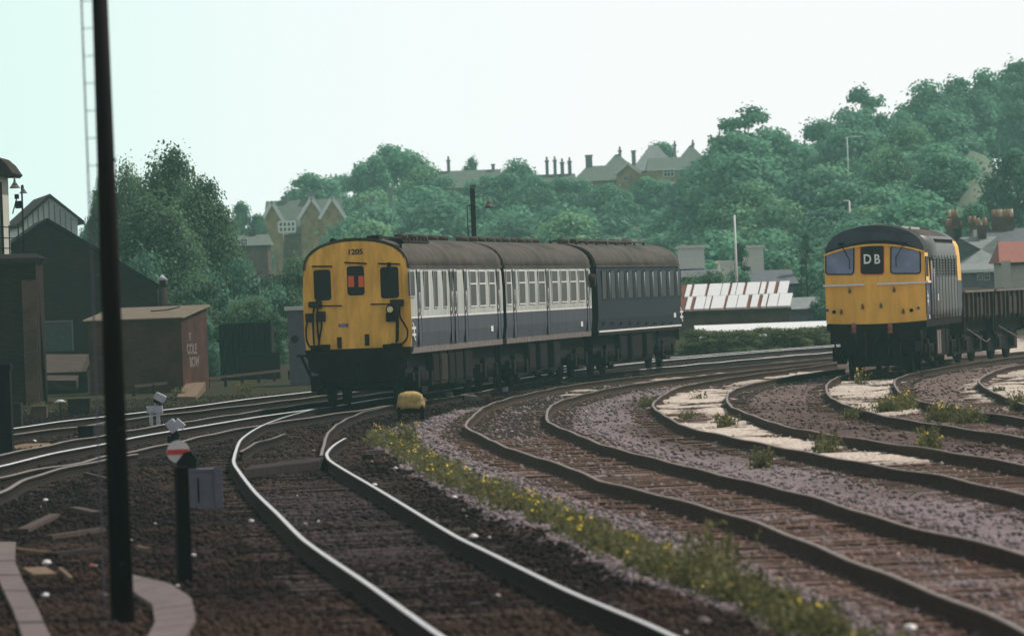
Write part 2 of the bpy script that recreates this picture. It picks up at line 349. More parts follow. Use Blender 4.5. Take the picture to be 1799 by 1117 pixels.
def track(label, rails, head, sl=None, group=None):
    t = thing('railway_track', label, 'railway track', group='railway tracks of the yard')
    for k, h in zip(rails, head): rail(k, t, h)
    for s in (sl or []): sleepers(s[0], s[1], t, *s[2:])
    return t
track('shiny curving track nearest the camera that runs up to the train front', ['A1', 'A2', 'A3', 'A4'], ['steel', 'steel', 'rust_head', 'rust_head'], [('A1', 'A2', 50, 126)])
track('rusty wavy siding directly right of the yellow flowered weeds', ['B1', 'B2'], ['rust_head', 'rust_head'], [('B1', 'B2', 46, 200)])
track('rusty siding with white stone spilled between its rails, second from the weeds', ['C1', 'C2'], ['rust_head', 'rust_head'], [('C1', 'C2', 70, 190)])
track('rusty siding on which the locomotive and the mineral wagons stand', ['D1', 'D2'], ['rust_head', 'rust_head'], [('D1', 'D2', 90, 225)])
track('rusty siding at the far right edge, mostly out of frame', ['E1', 'E2'], ['rust_head', 'rust_head'], [('E1', 'E2', 110, 225)])
track('main line under the three coach train', ['R4', 'R5'], ['steel', 'rust_head'], [('R4', 'R5', 92, 290)])
track('far main line behind the three coach train, beside the brick huts', ['R1', 'R2'], ['steel', 'rust_head'], [('R1', 'R2', 110, 290)])
track('dull curved rail at the left edge below the main line', ['R6'], ['rust_head'])
cr_ = rail('R3', None, 'rust_head', 'conductor_rail', .02); tag(cr_, 'dull conductor rail running along the left side of the main line under the train', 'conductor rail')
# flat timber crossing plate in the nearest track
b = MB(); a0 = G(430, 822); a1 = G(562, 806)
b.hexa([(a0.x, a0.y-.2, -.15), (a1.x, a1.y-.4, -.15), (a1.x, a1.y+2.3, -.15), (a0.x, a0.y+2.6, -.15), (a0.x, a0.y-.2, -.02), (a1.x, a1.y-.4, -.02), (a1.x, a1.y+2.3, -.02), (a0.x, a0.y+2.6, -.02)])
tag(b.build('trap_point_timber', 'dark2'), 'dark flat timber plate lying across the nearest track', 'timber plate')
# ------------------------------------------------------------------ ground
def ln(pts): 
    w_ = sorted([G(*p) for p in pts], key=lambda v: v.y); return [v.y for v in w_], [v.x for v in w_]
WL = ln([(1800, 1270), (1450, 1117), (1280, 1040), (1150, 1000), (1050, 960), (950, 910), (850, 870), (760, 830), (700, 795), (650, 765), (665, 745), (730, 728), (800, 708), (870, 700), (930, 692)])
def sst(x, a, b): t = np.clip((x-a)/(b-a), 0, 1); return t*t*(3-2*t)
HRX = [0, 200, 450, 650, 900, 1230, 1500, 1799, 2400]; HRZ = [5.5, 6.0, 7.0, 9.0, 10.2, 11.8, 13.2, 15.4, 17]
def terrain(X, Y):
    X = np.asarray(X, float); Y = np.asarray(Y, float)
    px = 900+F*X/np.maximum(Y, 50)
    bump = 6.5*np.exp(-((px-1722)/62)**2)*sst(Y, 430, 520)*(1-sst(Y, 600, 660))   # bare bank above the town
    return sst(Y, 300, 800)**1.6*np.interp(px, HRX, HRZ)+bump
def vnoise(X, Y, s, seed=0):
    r = np.random.RandomState(seed); T = r.rand(256, 256)
    x = X/s; y = Y/s; xi = np.floor(x).astype(int); yi = np.floor(y).astype(int); fx = x-xi; fy = y-yi
    fx = fx*fx*(3-2*fx); fy = fy*fy*(3-2*fy); g = lambda a, c: T[a % 256, c % 256]
    return (g(xi, yi)*(1-fx)+g(xi+1, yi)*fx)*(1-fy)+(g(xi, yi+1)*(1-fx)+g(xi+1, yi+1)*fx)*fy
GD, GM, GS, GW = np.array([.019, .0135, .0145]), np.array([.205, .172, .176]), np.array([.165, .124, .114]), np.array([.54, .48, .41])
GG = np.array([.048, .046, .026]); GB = np.array([.130, .082, .066])
def gcol(X, Y):
    X = np.asarray(X, float); Y = np.asarray(Y, float)
    n1 = vnoise(X, Y, 1.6, 1)-.5; n2 = vnoise(X, Y*.4, .5, 2)-.5; n3 = vnoise(X, Y*.3, 3.1, 3)-.5
    j = (n1*.9+n2*.5)
    w_ = np.interp(Y, *WL)
    def bl(c, c2, f): return c*(1-f[:, None])+c2*f[:, None]
    c = np.tile(GD, (len(X), 1))
    c = bl(c, np.array([.052, .033, .027]), np.clip(.35+n3*2.2+n2*1.5+n1, 0, .9)*(Y < 150))
    # greyer stone inside the nearest track
    c = bl(c, np.array([.080, .063, .075]), ((X > railX('A1', Y)) & (X < railX('A2', Y))) * sst(Y, 62, 74)*(1-sst(Y, 92, 97))*np.clip(.45+n1, 0, 1))
    right = (X > w_+j*.25)
    right = np.where(Y > G(930, 692).y, X > railX('B1', Y)+.1, right)
    c = bl(c, GM, right*1.0)
    for a, d in (('B1', 'B2'),):   # brown stained timber margins
        x1 = railX(a, Y); x2 = railX(d, Y)
        near = np.minimum(np.abs(X-x1), np.abs(X-x2))
        c = bl(c, GB*1.25, right*(1-sst(near, .25, .75))*np.clip(.75+n2*1.2, 0, 1))
    c1 = railX('C1', Y); b2 = railX('B2', Y)
    f = sst(X, b2+.9, b2+1.6)*(X < c1+.0)*np.clip(.62+n3*2.2+n1, 0, 1); c = bl(c, GS*.62, f)
    inC = (X > c1) & (X < railX('C2', Y)); c = bl(c, GS, (X > c1)*1.0)
    yw = G(1400, 795).y
    c = bl(c, GW, inC*sst(Y, yw-16, yw+4)*np.clip(.82+n1*1.5+n2*1.6+n3*.6, 0, 1))
    d1 = railX('D1', Y); d2 = railX('D2', Y)
    f = (X > railX('C2', Y)) & (X < d1); c = bl(c, np.array([.100, .072, .068]), f*np.clip(.35+n3*2.4+n1, 0, 1))
    inD = (X > d1) & (X < d2); yd = G(1550, 715).y
    c = bl(c, GW*1.0, inD*sst(Y, yd-4, yd+3)*(1-sst(Y, 176, 181))*np.clip(.92+n1*1.2+n2*1.2, 0, 1))
    e1 = railX('E1', Y); c = bl(c, GW*.95, (X > e1-.3+n1)*(X < e1+3.4+n1*1.5)*sst(Y, G(1800, 712).y, G(1800, 700).y)*np.clip(.9+n1*.9+n2, 0, 1))
    # white limestone shoulder along the far sidings
    f = (X > c1-1.2) & (X < c1-.1) & (Y > 178); c = bl(c, GW*.7, f*np.clip(.5+n2*3, 0, 1))
    f = (X > railX('B1', Y)+.1) & (X < railX('B1', Y)+1.1) & (Y > 165); c = bl(c, GW*.75, f*np.clip(.5+n2*2.5, 0, 1))
    # verge and fields beyond the railway
    r1 = railX('R1', Y)
    c = bl(c, GG*.8, (X < r1-2.0+j)*sst(Y, 168, 182)); c = bl(c, GG, sst(Y, 285, 300)); c = bl(c, np.array([.15, .18, .13]), sst(Y, 430, 470))
    return np.clip(c, 0, 1)
def grid_ground():
    xs = np.concatenate([np.arange(-280, -40, 24), np.arange(-40, -14, 1.3), np.arange(-14, 26, .3), np.arange(26, 60, 1.7), np.arange(60, 321, 29)])
    ys = np.concatenate([np.arange(-60, 40, 5), np.arange(40, 110, .4), np.arange(110, 290, .9), np.arange(290, 900, 8), np.arange(900, 960, 15)])
    X, Y = np.meshgrid(xs, ys); nx, ny = len(xs), len(ys); x = X.ravel(); y = Y.ravel()
    z = terrain(x, y)-.176+(vnoise(x, y, .35, 7)-.5)*.03+(vnoise(x, y, 1.7, 8)-.5)*.03
    c = gcol(x, y)
    z += .07*(c[:, 0] > .4)*vnoise(x, y, .6, 9)   # spilled stone stands a little higher
    v = np.stack([x, y, z], 1)
    i = np.arange(ny-1)[:, None]*nx+np.arange(nx-1)[None, :]
    f = np.stack([i, i+1, i+1+nx, i+nx], -1).reshape(-1, 4)
    me = bpy.data.meshes.new('ground'); me.vertices.add(len(v)); me.vertices.foreach_set('co', v.ravel())
    me.loops.add(f.size); me.loops.foreach_set('vertex_index', f.ravel()); me.polygons.add(len(f))
    me.polygons.foreach_set('loop_start', np.arange(len(f))*4); me.polygons.foreach_set('use_smooth', np.ones(len(f), bool)); me.update()
    a = me.color_attributes.new('soil', 'FLOAT_COLOR', 'POINT'); a.data.foreach_set('color', np.concatenate([c, np.ones((len(c), 1))], 1).ravel())
    m = bpy.data.materials.new('ballast_ground'); m.use_nodes = True; n = m.node_tree.nodes; l = m.node_tree.links; bs = n['Principled BSDF']
    bs.inputs['Roughness'].default_value = .95; bs.inputs['Specular IOR Level'].default_value = .02
    at = n.new('ShaderNodeAttribute'); at.attribute_name = 'soil'; tc = n.new('ShaderNodeTexCoord')
    no = n.new('ShaderNodeTexNoise'); no.inputs['Scale'].default_value = 9; no.inputs['Detail'].default_value = 6; no.inputs['Roughness'].default_value = .8
    vo = n.new('ShaderNodeTexVoronoi'); vo.inputs['Scale'].default_value = 14
    r = n.new('ShaderNodeValToRGB'); r.color_ramp.elements[0].color = (.45, .42, .42, 1); r.color_ramp.elements[1].color = (1.5, 1.5, 1.5, 1)
    r.color_ramp.elements[0].position = .33; r.color_ramp.elements[1].position = .68
    mi = n.new('ShaderNodeMix'); mi.data_type = 'RGBA'; mi.blend_type = 'MULTIPLY'; mi.inputs[0].default_value = 1
    l.new(tc.outputs['Object'], no.inputs['Vector']); l.new(tc.outputs['Object'], vo.inputs['Vector']); l.new(no.outputs[0], r.inputs[0])
    l.new(at.outputs['Color'], mi.inputs[6]); l.new(r.outputs[0], mi.inputs[7]); l.new(mi.outputs[2], bs.inputs['Base Color'])
    bu = n.new('ShaderNodeBump'); bu.inputs['Distance'].default_value = .04; bu.inputs['Strength'].default_value = .8
    l.new(vo.outputs['Distance'], bu.inputs['Height']); l.new(bu.outputs[0], bs.inputs['Normal'])
    me.materials.append(m); o = bpy.data.objects.new('ground', me); col.objects.link(o); structure(o)
grid_ground()
def mesh_np(name, v, f, mats, mi=None, tone=None, cattr=None, smooth=False):
    me = bpy.data.meshes.new(name); me.vertices.add(len(v)); me.vertices.foreach_set('co', np.asarray(v, float).ravel())
    k = f.shape[1]; me.loops.add(f.size); me.loops.foreach_set('vertex_index', f.ravel()); me.polygons.add(len(f))
    me.polygons.foreach_set('loop_start', np.arange(len(f))*k)
    for mm in mats: me.materials.append(M[mm] if isinstance(mm, str) else mm)
    if mi is not None: me.polygons.foreach_set('material_index', mi)
    if smooth: me.polygons.foreach_set('use_smooth', np.ones(len(f), bool))
    me.update()
    if tone is not None:
        a = me.attributes.new('tone', 'FLOAT', 'FACE'); a.data.foreach_set('value', tone)
    if cattr is not None:
        a = me.color_attributes.new('soil', 'FLOAT_COLOR', 'POINT'); a.data.foreach_set('color', np.concatenate([cattr, np.ones((len(cattr), 1))], 1).ravel())
    return me
def stones():
    r = np.random.RandomState(3); N = 105000
    # denser close to the camera, thinning with distance
    Y = 44+(r.rand(N)**1.9)*150; X = (r.rand(N)*2-1)*(.0785*Y)
    keep = np.ones(N, bool)
    for k in RW:
        if k in ('R1', 'R2', 'E2'): continue
        yy = [v.y for v in RW[k]]; keep &= ~((np.abs(X-railX(k, Y)) < .08) & (Y > yy[0]) & (Y < yy[-1]))
    c0 = gcol(X, Y); keep &= (c0[:, 1] < c0[:, 0]*1.02)
    soil = (X > railX('B2', Y)+.9); keep &= ~(soil & (r.rand(N) < .72)); keep &= ~((X > railX('B1', Y)-.6) & (X < railX('B2', Y)+.5) & (r.rand(N) < .6))
    X = X[keep]; Y = Y[keep]; N = len(X)
    sz = (.013+.028*r.rand(N)**2)*(1+(Y > 100)*.35)
    oct_ = np.array([[1, 0, 0], [0, 1, 0], [-1, 0, 0], [0, -1, 0], [0, 0, 1], [0, 0, -1]], float)
    fc = np.array([[0, 1, 4], [1, 2, 4], [2, 3, 4], [3, 0, 4], [1, 0, 5], [2, 1, 5], [3, 2, 5], [0, 3, 5]])
    v = oct_[None]*(1+r.uniform(-.35, .35, (N, 6, 1)))*sz[:, None, None]*np.array([1.2, 1.2, .85])
    a = r.rand(N)*6.28; ca, sa = np.cos(a)[:, None], np.sin(a)[:, None]
    vx = v[:, :, 0]*ca-v[:, :, 1]*sa; vy = v[:, :, 0]*sa+v[:, :, 1]*ca
    vz = v[:, :, 2]-.165+r.uniform(-.01, .012, (N, 1))
    V = np.stack([vx+X[:, None], vy+Y[:, None], vz], -1).reshape(-1, 3)
    f = (fc[None]+np.arange(N)[:, None, None]*6).reshape(-1, 3)
    c = gcol(X, Y)*(r.uniform(.6, 1.4, (N, 1)))*(1+r.uniform(-.08, .08, (N, 3)))
    pale = r.rand(N) < .001; c[pale] = [.5, .47, .43]
    c = np.repeat(np.clip(c, 0, .8), 6, 0)
    m = bpy.data.materials.new('ballast_stone'); m.use_nodes = True; n = m.node_tree.nodes; l = m.node_tree.links
    at = n.new('ShaderNodeAttribute'); at.attribute_name = 'soil'; l.new(at.outputs['Color'], n['Principled BSDF'].inputs['Base Color']); n['Principled BSDF'].inputs['Roughness'].default_value = .95; n['Principled BSDF'].inputs['Specular IOR Level'].default_value = .04
    o = bpy.data.objects.new('ballast_stones', mesh_np('ballast_stones', V, f, [m], cattr=c)); col.objects.link(o)
    stuff(o, 'loose grey and brown ballast stones over the yard', 'ballast')
stones()
# ------------------------------------------------------------------ foliage
def leaf_quads(c, nrm, size, r, asp=1.0):
    N = len(c); t = r.normal(size=(N, 3)); t -= nrm*(t*nrm).sum(1, keepdims=True); t /= np.linalg.norm(t, axis=1, keepdims=True)+1e-9
    b = np.cross(nrm, t); s = (size*r.uniform(.6, 1.3, N))[:, None]
    return np.stack([c-t*s*.5*asp, c+b*s*.42, c+t*s*.5*asp, c-b*s*.42], 1).reshape(-1, 3), (np.arange(N)[:, None]*4+np.arange(4)[None])
def crown(seed, N, leaf, style='round', H=10., W=9.):
    r = np.random.RandomState(seed); c = []; nr = []; tone = []
    nl = {'round': 58, 'birch': 50, 'cone': 30, 'bush': 26, 'open': 64}[style]; z0 = {'round': .05, 'birch': .06, 'cone': .03, 'bush': 0., 'open': .10}[style]
    per = N//nl
    for i in range(nl):
        while True:
            p = r.uniform(-1, 1, 3)
            if np.linalg.norm(p) < 1: break
        p = p/np.linalg.norm(p)*np.linalg.norm(p)**.45
        zz = (p[2]+1)/2; h = z0+(1-z0)*(zz*.86+.05) if style != 'bush' else zz*.82-.04
        if style == 'round': rad = 1.05-.62*zz**1.5
        elif style == 'birch': rad = (1-.62*zz)*1.05
        elif style == 'cone': rad = 1.15*(1-zz*.9)
        elif style == 'open': rad = 1-.3*zz
        else: rad = 1-.3*zz
        if style == 'bush':
            q_ = math.hypot(p[0], p[1])+1e-6; rr_ = r.rand()**.5*(1-.4*zz); p = np.array([p[0]/q_*rr_, p[1]/q_*rr_, p[2]]); rad = 1
        cx, cy = p[0]*rad*W*.40, p[1]*rad*W*.40; cz = h*H
        lr = W*r.uniform(.07, .16)*(1.15 if style == 'bush' else 1)*(.85 if style == 'open' else 1.25 if style == 'birch' else 1); lt = r.choice([r.uniform(0, .35), r.uniform(.3, .7), r.uniform(.65, 1)])
        n = per
        d = r.normal(size=(n, 3)); d /= np.linalg.norm(d, axis=1, keepdims=True)
        d[:, 2] = np.where(d[:, 2] < -.35, -d[:, 2], d[:, 2])
        rad_ = r.uniform(.2, 1.15, (n, 1))**.7*(1+.35*(r.rand(n, 1) < .12))
        flat = np.array([1, 1, .85 if style != 'birch' else .95])
        q = np.array([cx, cy, cz])+d*rad_*lr*flat*np.array([1.15, 1.15, 1])
        if style == 'birch': q[:, 2] -= (np.linalg.norm(q[:, :2]-[cx, cy], axis=1)**2)*.25
        c.append(q); k = d*flat+np.array([0, -0, .3])+r.normal(size=(n, 3))*.45; k /= np.linalg.norm(k, axis=1, keepdims=True); nr.append(k)
        tone.append(np.clip(lt+r.normal(size=n)*.22, 0, 1))
    c = np.concatenate(c); nr = np.concatenate(nr); tone = np.concatenate(tone)
    c[:, 2] = np.maximum(c[:, 2], .1)
    v, f = leaf_quads(c, nr, leaf, r)
    # normalise to H and W
    v[:, 2] *= H/v[:, 2].max(); s = W/2/np.percentile(np.abs(v[:, :2]), 98); v[:, :2] *= s
    return v, f, tone
def trunk_mesh(seed, H=10., W=9.):
    rr = random.Random(seed); b = MB(); p = Vector((0, 0, -.8)); top = Vector((rr.uniform(-.3, .3), rr.uniform(-.3, .3), H*.35))
    b.tube(p, top, H*.028, H*.02, 8); q = Vector((top.x*1.3, top.y*1.3, H*.82)); b.tube(top, q, H*.02, H*.005, 7)
    for i in range(9):
        a = rr.uniform(0, 6.28); s = top.lerp(q, rr.uniform(0, .75)); e = s+Vector((math.cos(a)*W*rr.uniform(.2, .38), math.sin(a)*W*rr.uniform(.2, .38), H*rr.uniform(.08, .22)))
        b.tube(s, e, H*.009, H*.003, 5)
    o = b.build('trunk', 'bark'); me = o.data; bpy.data.objects.remove(o); return me
TR = {}
def proto(key, seed, N, leaf, style, m, H=10., W=9.):
    v, f, t = crown(seed, N, leaf, style, H, W)
    TR.setdefault(key, []).append((mesh_np('crown', v, f, [m], tone=t), trunk_mesh(seed, H, W), H, W))
for s in range(3): proto('round', 10+s, 17000, .36, 'round', 'leafB')
for s in range(2): proto('dark', 20+s, 14000, .34, 'round', 'leafC')
for s in range(2): proto('fresh', 30+s, 14000, .32, 'round', 'leafD')
for s in range(2): proto('open', 40+s, 9000, .34, 'open', 'leafB')
for s in range(2): proto('birch', 50+s, 30000, .21, 'birch', 'leafA')
for s in range(2): proto('bush', 60+s, 9000, .13, 'bush', 'leafA', 3., 3.6)
proto('bushd', 70, 9000, .13, 'bush', 'leafC', 3., 3.6)
proto('hedge', 71, 9000, .13, 'bush', 'leafE', 3., 3.6)
proto('cone', 80, 12000, .2, 'cone', 'leafC', 10., 4.)
def tree(px, ytop, wpx, d, key, label, name='tree', cat='tree', group=None, zb=None, var=None):
    top = P(px, ytop, d); x = top.x; zb = float(terrain(x, d))-.2 if zb is None else zb
    h = max(top.z-zb, 1.0); wd = wpx*d/F
    if d > 380 and h < wd*1.2: h = wd*1.2; zb = top.z-h      # lower limbs meet the slope
    L = TR[key]; cm, tm, H, W = L[var if var is not None else rng.randrange(len(L))]
    root = thing(name, label, cat, (x, d, zb), rng.uniform(0, 6.28), group)
    for n_, me in (('crown', cm), ('trunk', tm)):
        o = bpy.data.objects.new(n_, me); col.objects.link(o); o.parent = root
    root.scale = (wd/W, wd/W, h/H); return root
SKY = ([-100, 0, 150, 400, 480, 520, 620, 660, 700, 760, 830, 900, 1000, 1100, 1200, 1240, 1310, 1380, 1450, 1510, 1560, 1620, 1700, 1799, 1900], [470, 455, 430, 372, 355, 330, 312, 272, 270, 300, 325, 318, 338, 352, 335, 262, 215, 250, 225, 190, 225, 180, 155, 125, 110])
def skyY(x): return float(np.interp(x, *SKY))
# skyline trees, one by one
for a in [
 (545, 298, 120, 735, 'round', 'hazy rounded tree on the left end of the ridge above the gabled houses'),
 (600, 303, 110, 745, 'round', 'hazy low tree on the ridge between the gabled house and the tallest middle tree'),
 (652, 266, 80, 700, 'round', 'tall hazy tree shoulder left of the ridge tree with the highest middle crown'),
 (695, 246, 125, 705, 'round', 'tallest tree of the middle ridge, right above the yellow train front'),
 (745, 284, 110, 690, 'fresh', 'light green tree sloping down right of the tallest middle ridge tree'),
 (827, 268, 34, 765, 'open', 'small slender tree standing alone on the ridge above the dark lamp mast'),
 (908, 277, 96, 735, 'round', 'round ridge tree between two rows of chimneys'),
 (1160, 246, 90, 790, 'round', 'tree behind the hilltop roofs left of the tall hillside wood'),
 (1312, 178, 150, 640, 'open', 'tall tree with gaps in its crown at the left end of the hillside wood'),
 (1290, 225, 150, 630, 'round', 'dense tree under the tall gappy crown at the left end of the wood'),
 (1375, 238, 130, 650, 'round', 'lower tree in the dip of the hillside skyline'),
 (1440, 205, 120, 660, 'round', 'skyline tree left of the isolated mushroom shaped crown'),
 (1515, 143, 110, 670, 'open', 'mushroom shaped tree standing above the hillside skyline'),
 (1500, 195, 130, 665, 'round', 'dense tree below the mushroom shaped crown'),
 (1575, 190, 110, 680, 'round', 'skyline tree right of the mushroom shaped crown'),
 (1632, 138, 140, 690, 'round', 'broad skyline tree in the middle of the right hillside'),
 (1690, 125, 110, 700, 'open', 'airy skyline tree with sky between its branches'),
 (1735, 118, 110, 705, 'round', 'skyline tree second from the right edge'),
 (1778, 94, 130, 710, 'open', 'highest tree on the hill by the right edge'),
 (1812, 130, 120, 690, 'round', 'tree cut by the right edge under the highest crown'),
 (1590, 212, 150, 600, 'fresh', 'pale green billowing tree below the broad skyline tree'),
 (1560, 255, 120, 560, 'fresh', 'pale pear shaped tree in the middle of the wood behind the locomotive'),
 (1660, 262, 120, 520, 'round', 'round tree at the left of the bare slope above the town roofs'),
 (1785, 255, 130, 470, 'dark', 'dark tree hanging in from the right edge beside the bare slope'),
 (1712, 350, 82, 420, 'round', 'small bushy tree directly above the chimney pots'),
 (420, 350, 60, 640, 'dark', 'small dark tree between the birches and the gabled houses'),
 (450, 372, 50, 600, 'dark', 'low dark tree by the left wall of the gabled houses'),
 (60, 455, 120, 520, 'dark', 'low distant tree seen between the lamps and the pale gable'),
 (160, 372, 60, 420, 'dark', 'tree top just right of the pale corrugated gable'),
]: tree(*a)
for a in [
 (1295, 262, 215, 585, 'round', 'very broad tree at the left foot of the hillside wood, above the white walls'),
 (1440, 292, 225, 560, 'dark', 'very broad dark tree in the middle of the hillside wood left of the locomotive roof'),
 (1365, 345, 210, 520, 'fresh', 'broad pale tree low in the wood between the flag post and the locomotive'),
 (1560, 320, 200, 520, 'round', 'broad rounded tree low in the wood directly above the locomotive roof'),
 (1000, 365, 190, 560, 'fresh', 'broad pale tree low on the slope above the middle coach'),
 (760, 350, 200, 590, 'dark', 'broad dark tree on the slope left of the dark lamp mast'),
]: tree(*a)
# wood covering the hillside
fl = random.Random(11)
for k, d in enumerate([655, 600, 545, 490, 440, 395]):
    x = 640+fl.uniform(0, 40) if k < 5 else 880
    while x < 1700:
        y = skyY(x)+26+k*40+fl.uniform(-10, 14)
        if x < 1230: y = max(y, 322+k*26+fl.uniform(-8, 8))
        if x > 1640 and y > 285: x += 60; continue
        if y < 500:
            key = fl.choice(['round', 'round', 'dark', 'fresh', 'round'])
            tree(x, y, fl.uniform(135, 190)*(1+.08*k), d+fl.uniform(-18, 18), key,
                 {'round': 'mid green broadleaf tree in the mass of the hillside wood', 'dark': 'darker green tree in the mass of the hillside wood', 'fresh': 'lighter green tree in the mass of the hillside wood'}[key],
                 group={'round': 'mid green trees covering the hillside', 'dark': 'darker trees covering the hillside', 'fresh': 'lighter trees covering the hillside'}[key])
        x += fl.uniform(74, 108)
for x, y in ((775, 306), (850, 303), (890, 300), (935, 304), (985, 309), (1025, 312), (1060, 318), (1085, 330), (1140, 306), (1165, 318), (1215, 290), (1235, 280)):
    tree(x, y, fl.uniform(80, 110), 688+fl.uniform(-6, 6), 'round', 'mid green broadleaf tree in the mass of the hillside wood', group='mid green trees covering the hillside')
# nearer trees left
for a in [
 (222, 262, 120, 300, 'birch', 'birch tree partly hidden behind the foreground pole'),
 (298, 243, 150, 290, 'birch', 'tallest drooping birch with a pointed top left of the train'),
 (352, 300, 150, 285, 'birch', 'drooping birch on the right flank of the tall pointed birch'),
 (260, 330, 190, 280, 'birch', 'broad birch in front of the pointed birch tops'),
 (172, 288, 50, 310, 'birch', 'thin birch branches left of the foreground pole'),
]: tree(*a)
for a in [
 (440, 432, 120, 280, 'bushd', 'tall dark shrub right of the birches'),
 (500, 440, 110, 290, 'bush', 'shrub just left of the yellow train front'),
 (385, 455, 120, 270, 'bushd', 'dark undergrowth shrub below the birch'),
 (545, 430, 110, 300, 'bush', 'shrub directly behind the left edge of the yellow front'),
 (320, 470, 130, 262, 'bush', 'shrub beside the roof ventilator of the dark brick shed'),
 (400, 520, 130, 250, 'bush', 'leafy shrub behind the dark corrugated bin'),
 (460, 510, 110, 248, 'bush', 'leafy shrub between the dark bin and the grey hut'),
 (350, 515, 90, 246, 'bushd', 'dark shrub behind the brick hut roof'),
 (250, 420, 150, 268, 'bushd', 'dark thicket behind the sloping brick gable'),
]: tree(*a, name='shrub', cat='shrub', zb=-.2)
for a in [
 (1222, 575, 86, 262, 'hedge', 'leafy bush just behind the last coach'),
 (1262, 578, 92, 264, 'hedge', 'bush in front of the left part of the patched roof shed'),
 (1302, 582, 82, 262, 'hedge', 'bush below the middle of the patched roof shed'),
 (1340, 572, 84, 266, 'hedge', 'tallest bush of the trackside row before the shed'),
 (1378, 574, 82, 263, 'hedge', 'bush below the right end of the patched roof'),
 (1415, 578, 82, 265, 'hedge', 'trackside bush left of the locomotive'),
 (1450, 570, 82, 268, 'hedge', 'trackside bush touching the edge of the locomotive nose'),
 (1240, 468, 100, 330, 'bush', 'bush above the left part of the patched roof'),
 (1285, 462, 100, 334, 'bushd', 'bush above the middle of the patched roof'),
 (1385, 455, 60, 345, 'bush', 'pale bush left of the dark columnar conifer'),
 (1450, 500, 60, 330, 'bushd', 'bush right of the columnar conifer'),
]: tree(*a, name='shrub', cat='shrub', zb=-.2)
tree(1300, 424, 44, 335, 'cone', 'small dark spiky conifer between the two white walls', name='conifer', zb=-.2)
tree(1416, 408, 36, 340, 'cone', 'dark columnar conifer left of the locomotive', name='conifer', zb=-.2)
# ------------------------------------------------------------------ weeds
def weeds(name, centres, per, spread, h, seed, flowers=.1, parent=None, fl_tall=1.0):
    r = np.random.RandomState(seed); C = np.repeat(np.asarray(centres, float), per, 0); N = len(C)
    base = C[:, :2]+r.normal(size=(N, 2))*spread*np.array([1, 2.2]); hh = h*r.uniform(.45, 1.15, N)
    V = []; Fq = []; T = []; MI = []
    lean = r.normal(size=(N, 2))*.22*hh[:, None]; wv = r.uniform(.006, .013, N)
    ang = r.rand(N)*3.14; wx = np.cos(ang)*wv; wy = np.sin(ang)*wv
    z0 = -.19
    a = np.stack([base[:, 0]-wx, base[:, 1]-wy, np.full(N, z0)], 1); b_ = np.stack([base[:, 0]+wx, base[:, 1]+wy, np.full(N, z0)], 1)
    tp = np.stack([base[:, 0]+lean[:, 0], base[:, 1]+lean[:, 1], z0+hh], 1)
    c = tp+np.stack([wx, wy, wx*0], 1)*.4; d = tp-np.stack([wx, wy, wx*0], 1)*.4
    v1 = np.stack([a, b_, c, d], 1).reshape(-1, 3); f1 = np.arange(N)[:, None]*4+np.arange(4)[None]
    # leaves along the stems
    K = 5; t = r.uniform(.12, 1, (N, K)); lc = (np.stack([base[:, 0], base[:, 1], np.full(N, z0)], 1)[:, None]*(1-t[..., None])+tp[:, None]*t[..., None]).reshape(-1, 3)
    lc += r.normal(size=lc.shape)*np.array([.025, .03, .015]); nr = r.normal(size=lc.shape)+np.array([0, -.3, .6]); nr /= np.linalg.norm(nr, axis=1, keepdims=True)
    v2, f2 = leaf_quads(lc, nr, .05, r, 1.3)
    pick = r.rand(N) < flowers; fc = tp[pick]; fc = np.repeat(fc, 5, 0)+r.normal(size=(pick.sum()*5, 3))*np.array([.03, .03, .016]); fc[:, 2] += .015
    nf = r.normal(size=fc.shape)*.5+np.array([0, -.5, .8]); nf /= np.linalg.norm(nf, axis=1, keepdims=True)
    v3, f3 = leaf_quads(fc, nf, .032, r)
    V = np.concatenate([v1, v2, v3]); Fa = np.concatenate([f1, f2+len(v1), f3+len(v1)+len(v2)])
    T = np.concatenate([np.repeat(r.uniform(.2, .8), N), np.clip(r.normal(size=len(f2))*.25+.5, 0, 1), np.ones(len(f3))])
    mi = np.concatenate([np.zeros(N+len(f2), int), np.ones(len(f3), int)])
    o = bpy.data.objects.new(name, mesh_np(name, V, Fa, ['grass', 'flower'], mi, T)); col.objects.link(o)
    if parent: o.parent = parent
    return o
r_ = np.random.RandomState(4); line = cr([(655, 772, 0), (700, 797, 0), (760, 833, 0), (850, 875, 0), (950, 915, 0), (1050, 962, 0), (1150, 1006, 0), (1280, 1052, 0), (1400, 1110, 0), (1520, 1170, 0)], 12)
cs = []
for i, p in enumerate(line):
    for j in range(5):
        o_ = r_.normal()*12*(.7+.3*(i/len(line))); g = G(p.x+o_+8, p.y+r_.uniform(-6, 6), -.18); cs.append((g.x, g.y))
cs = np.array(cs); cs = cs[vnoise(cs[:, 0]*3, cs[:, 1], 1.6, 12) > .30]; yb = G(1100, 985).y
far_, near_ = cs[cs[:, 1] >= yb], cs[cs[:, 1] < yb]
stuff(weeds('weeds', far_, 9, .08, .23, 1, .03), 'strip of green weeds with yellow ragwort flowers between the tracks', 'weeds')
stuff(weeds('weeds', near_, 8, .08, .23, 2, .008), 'strip of green weeds between the tracks running to the bottom edge', 'weeds')
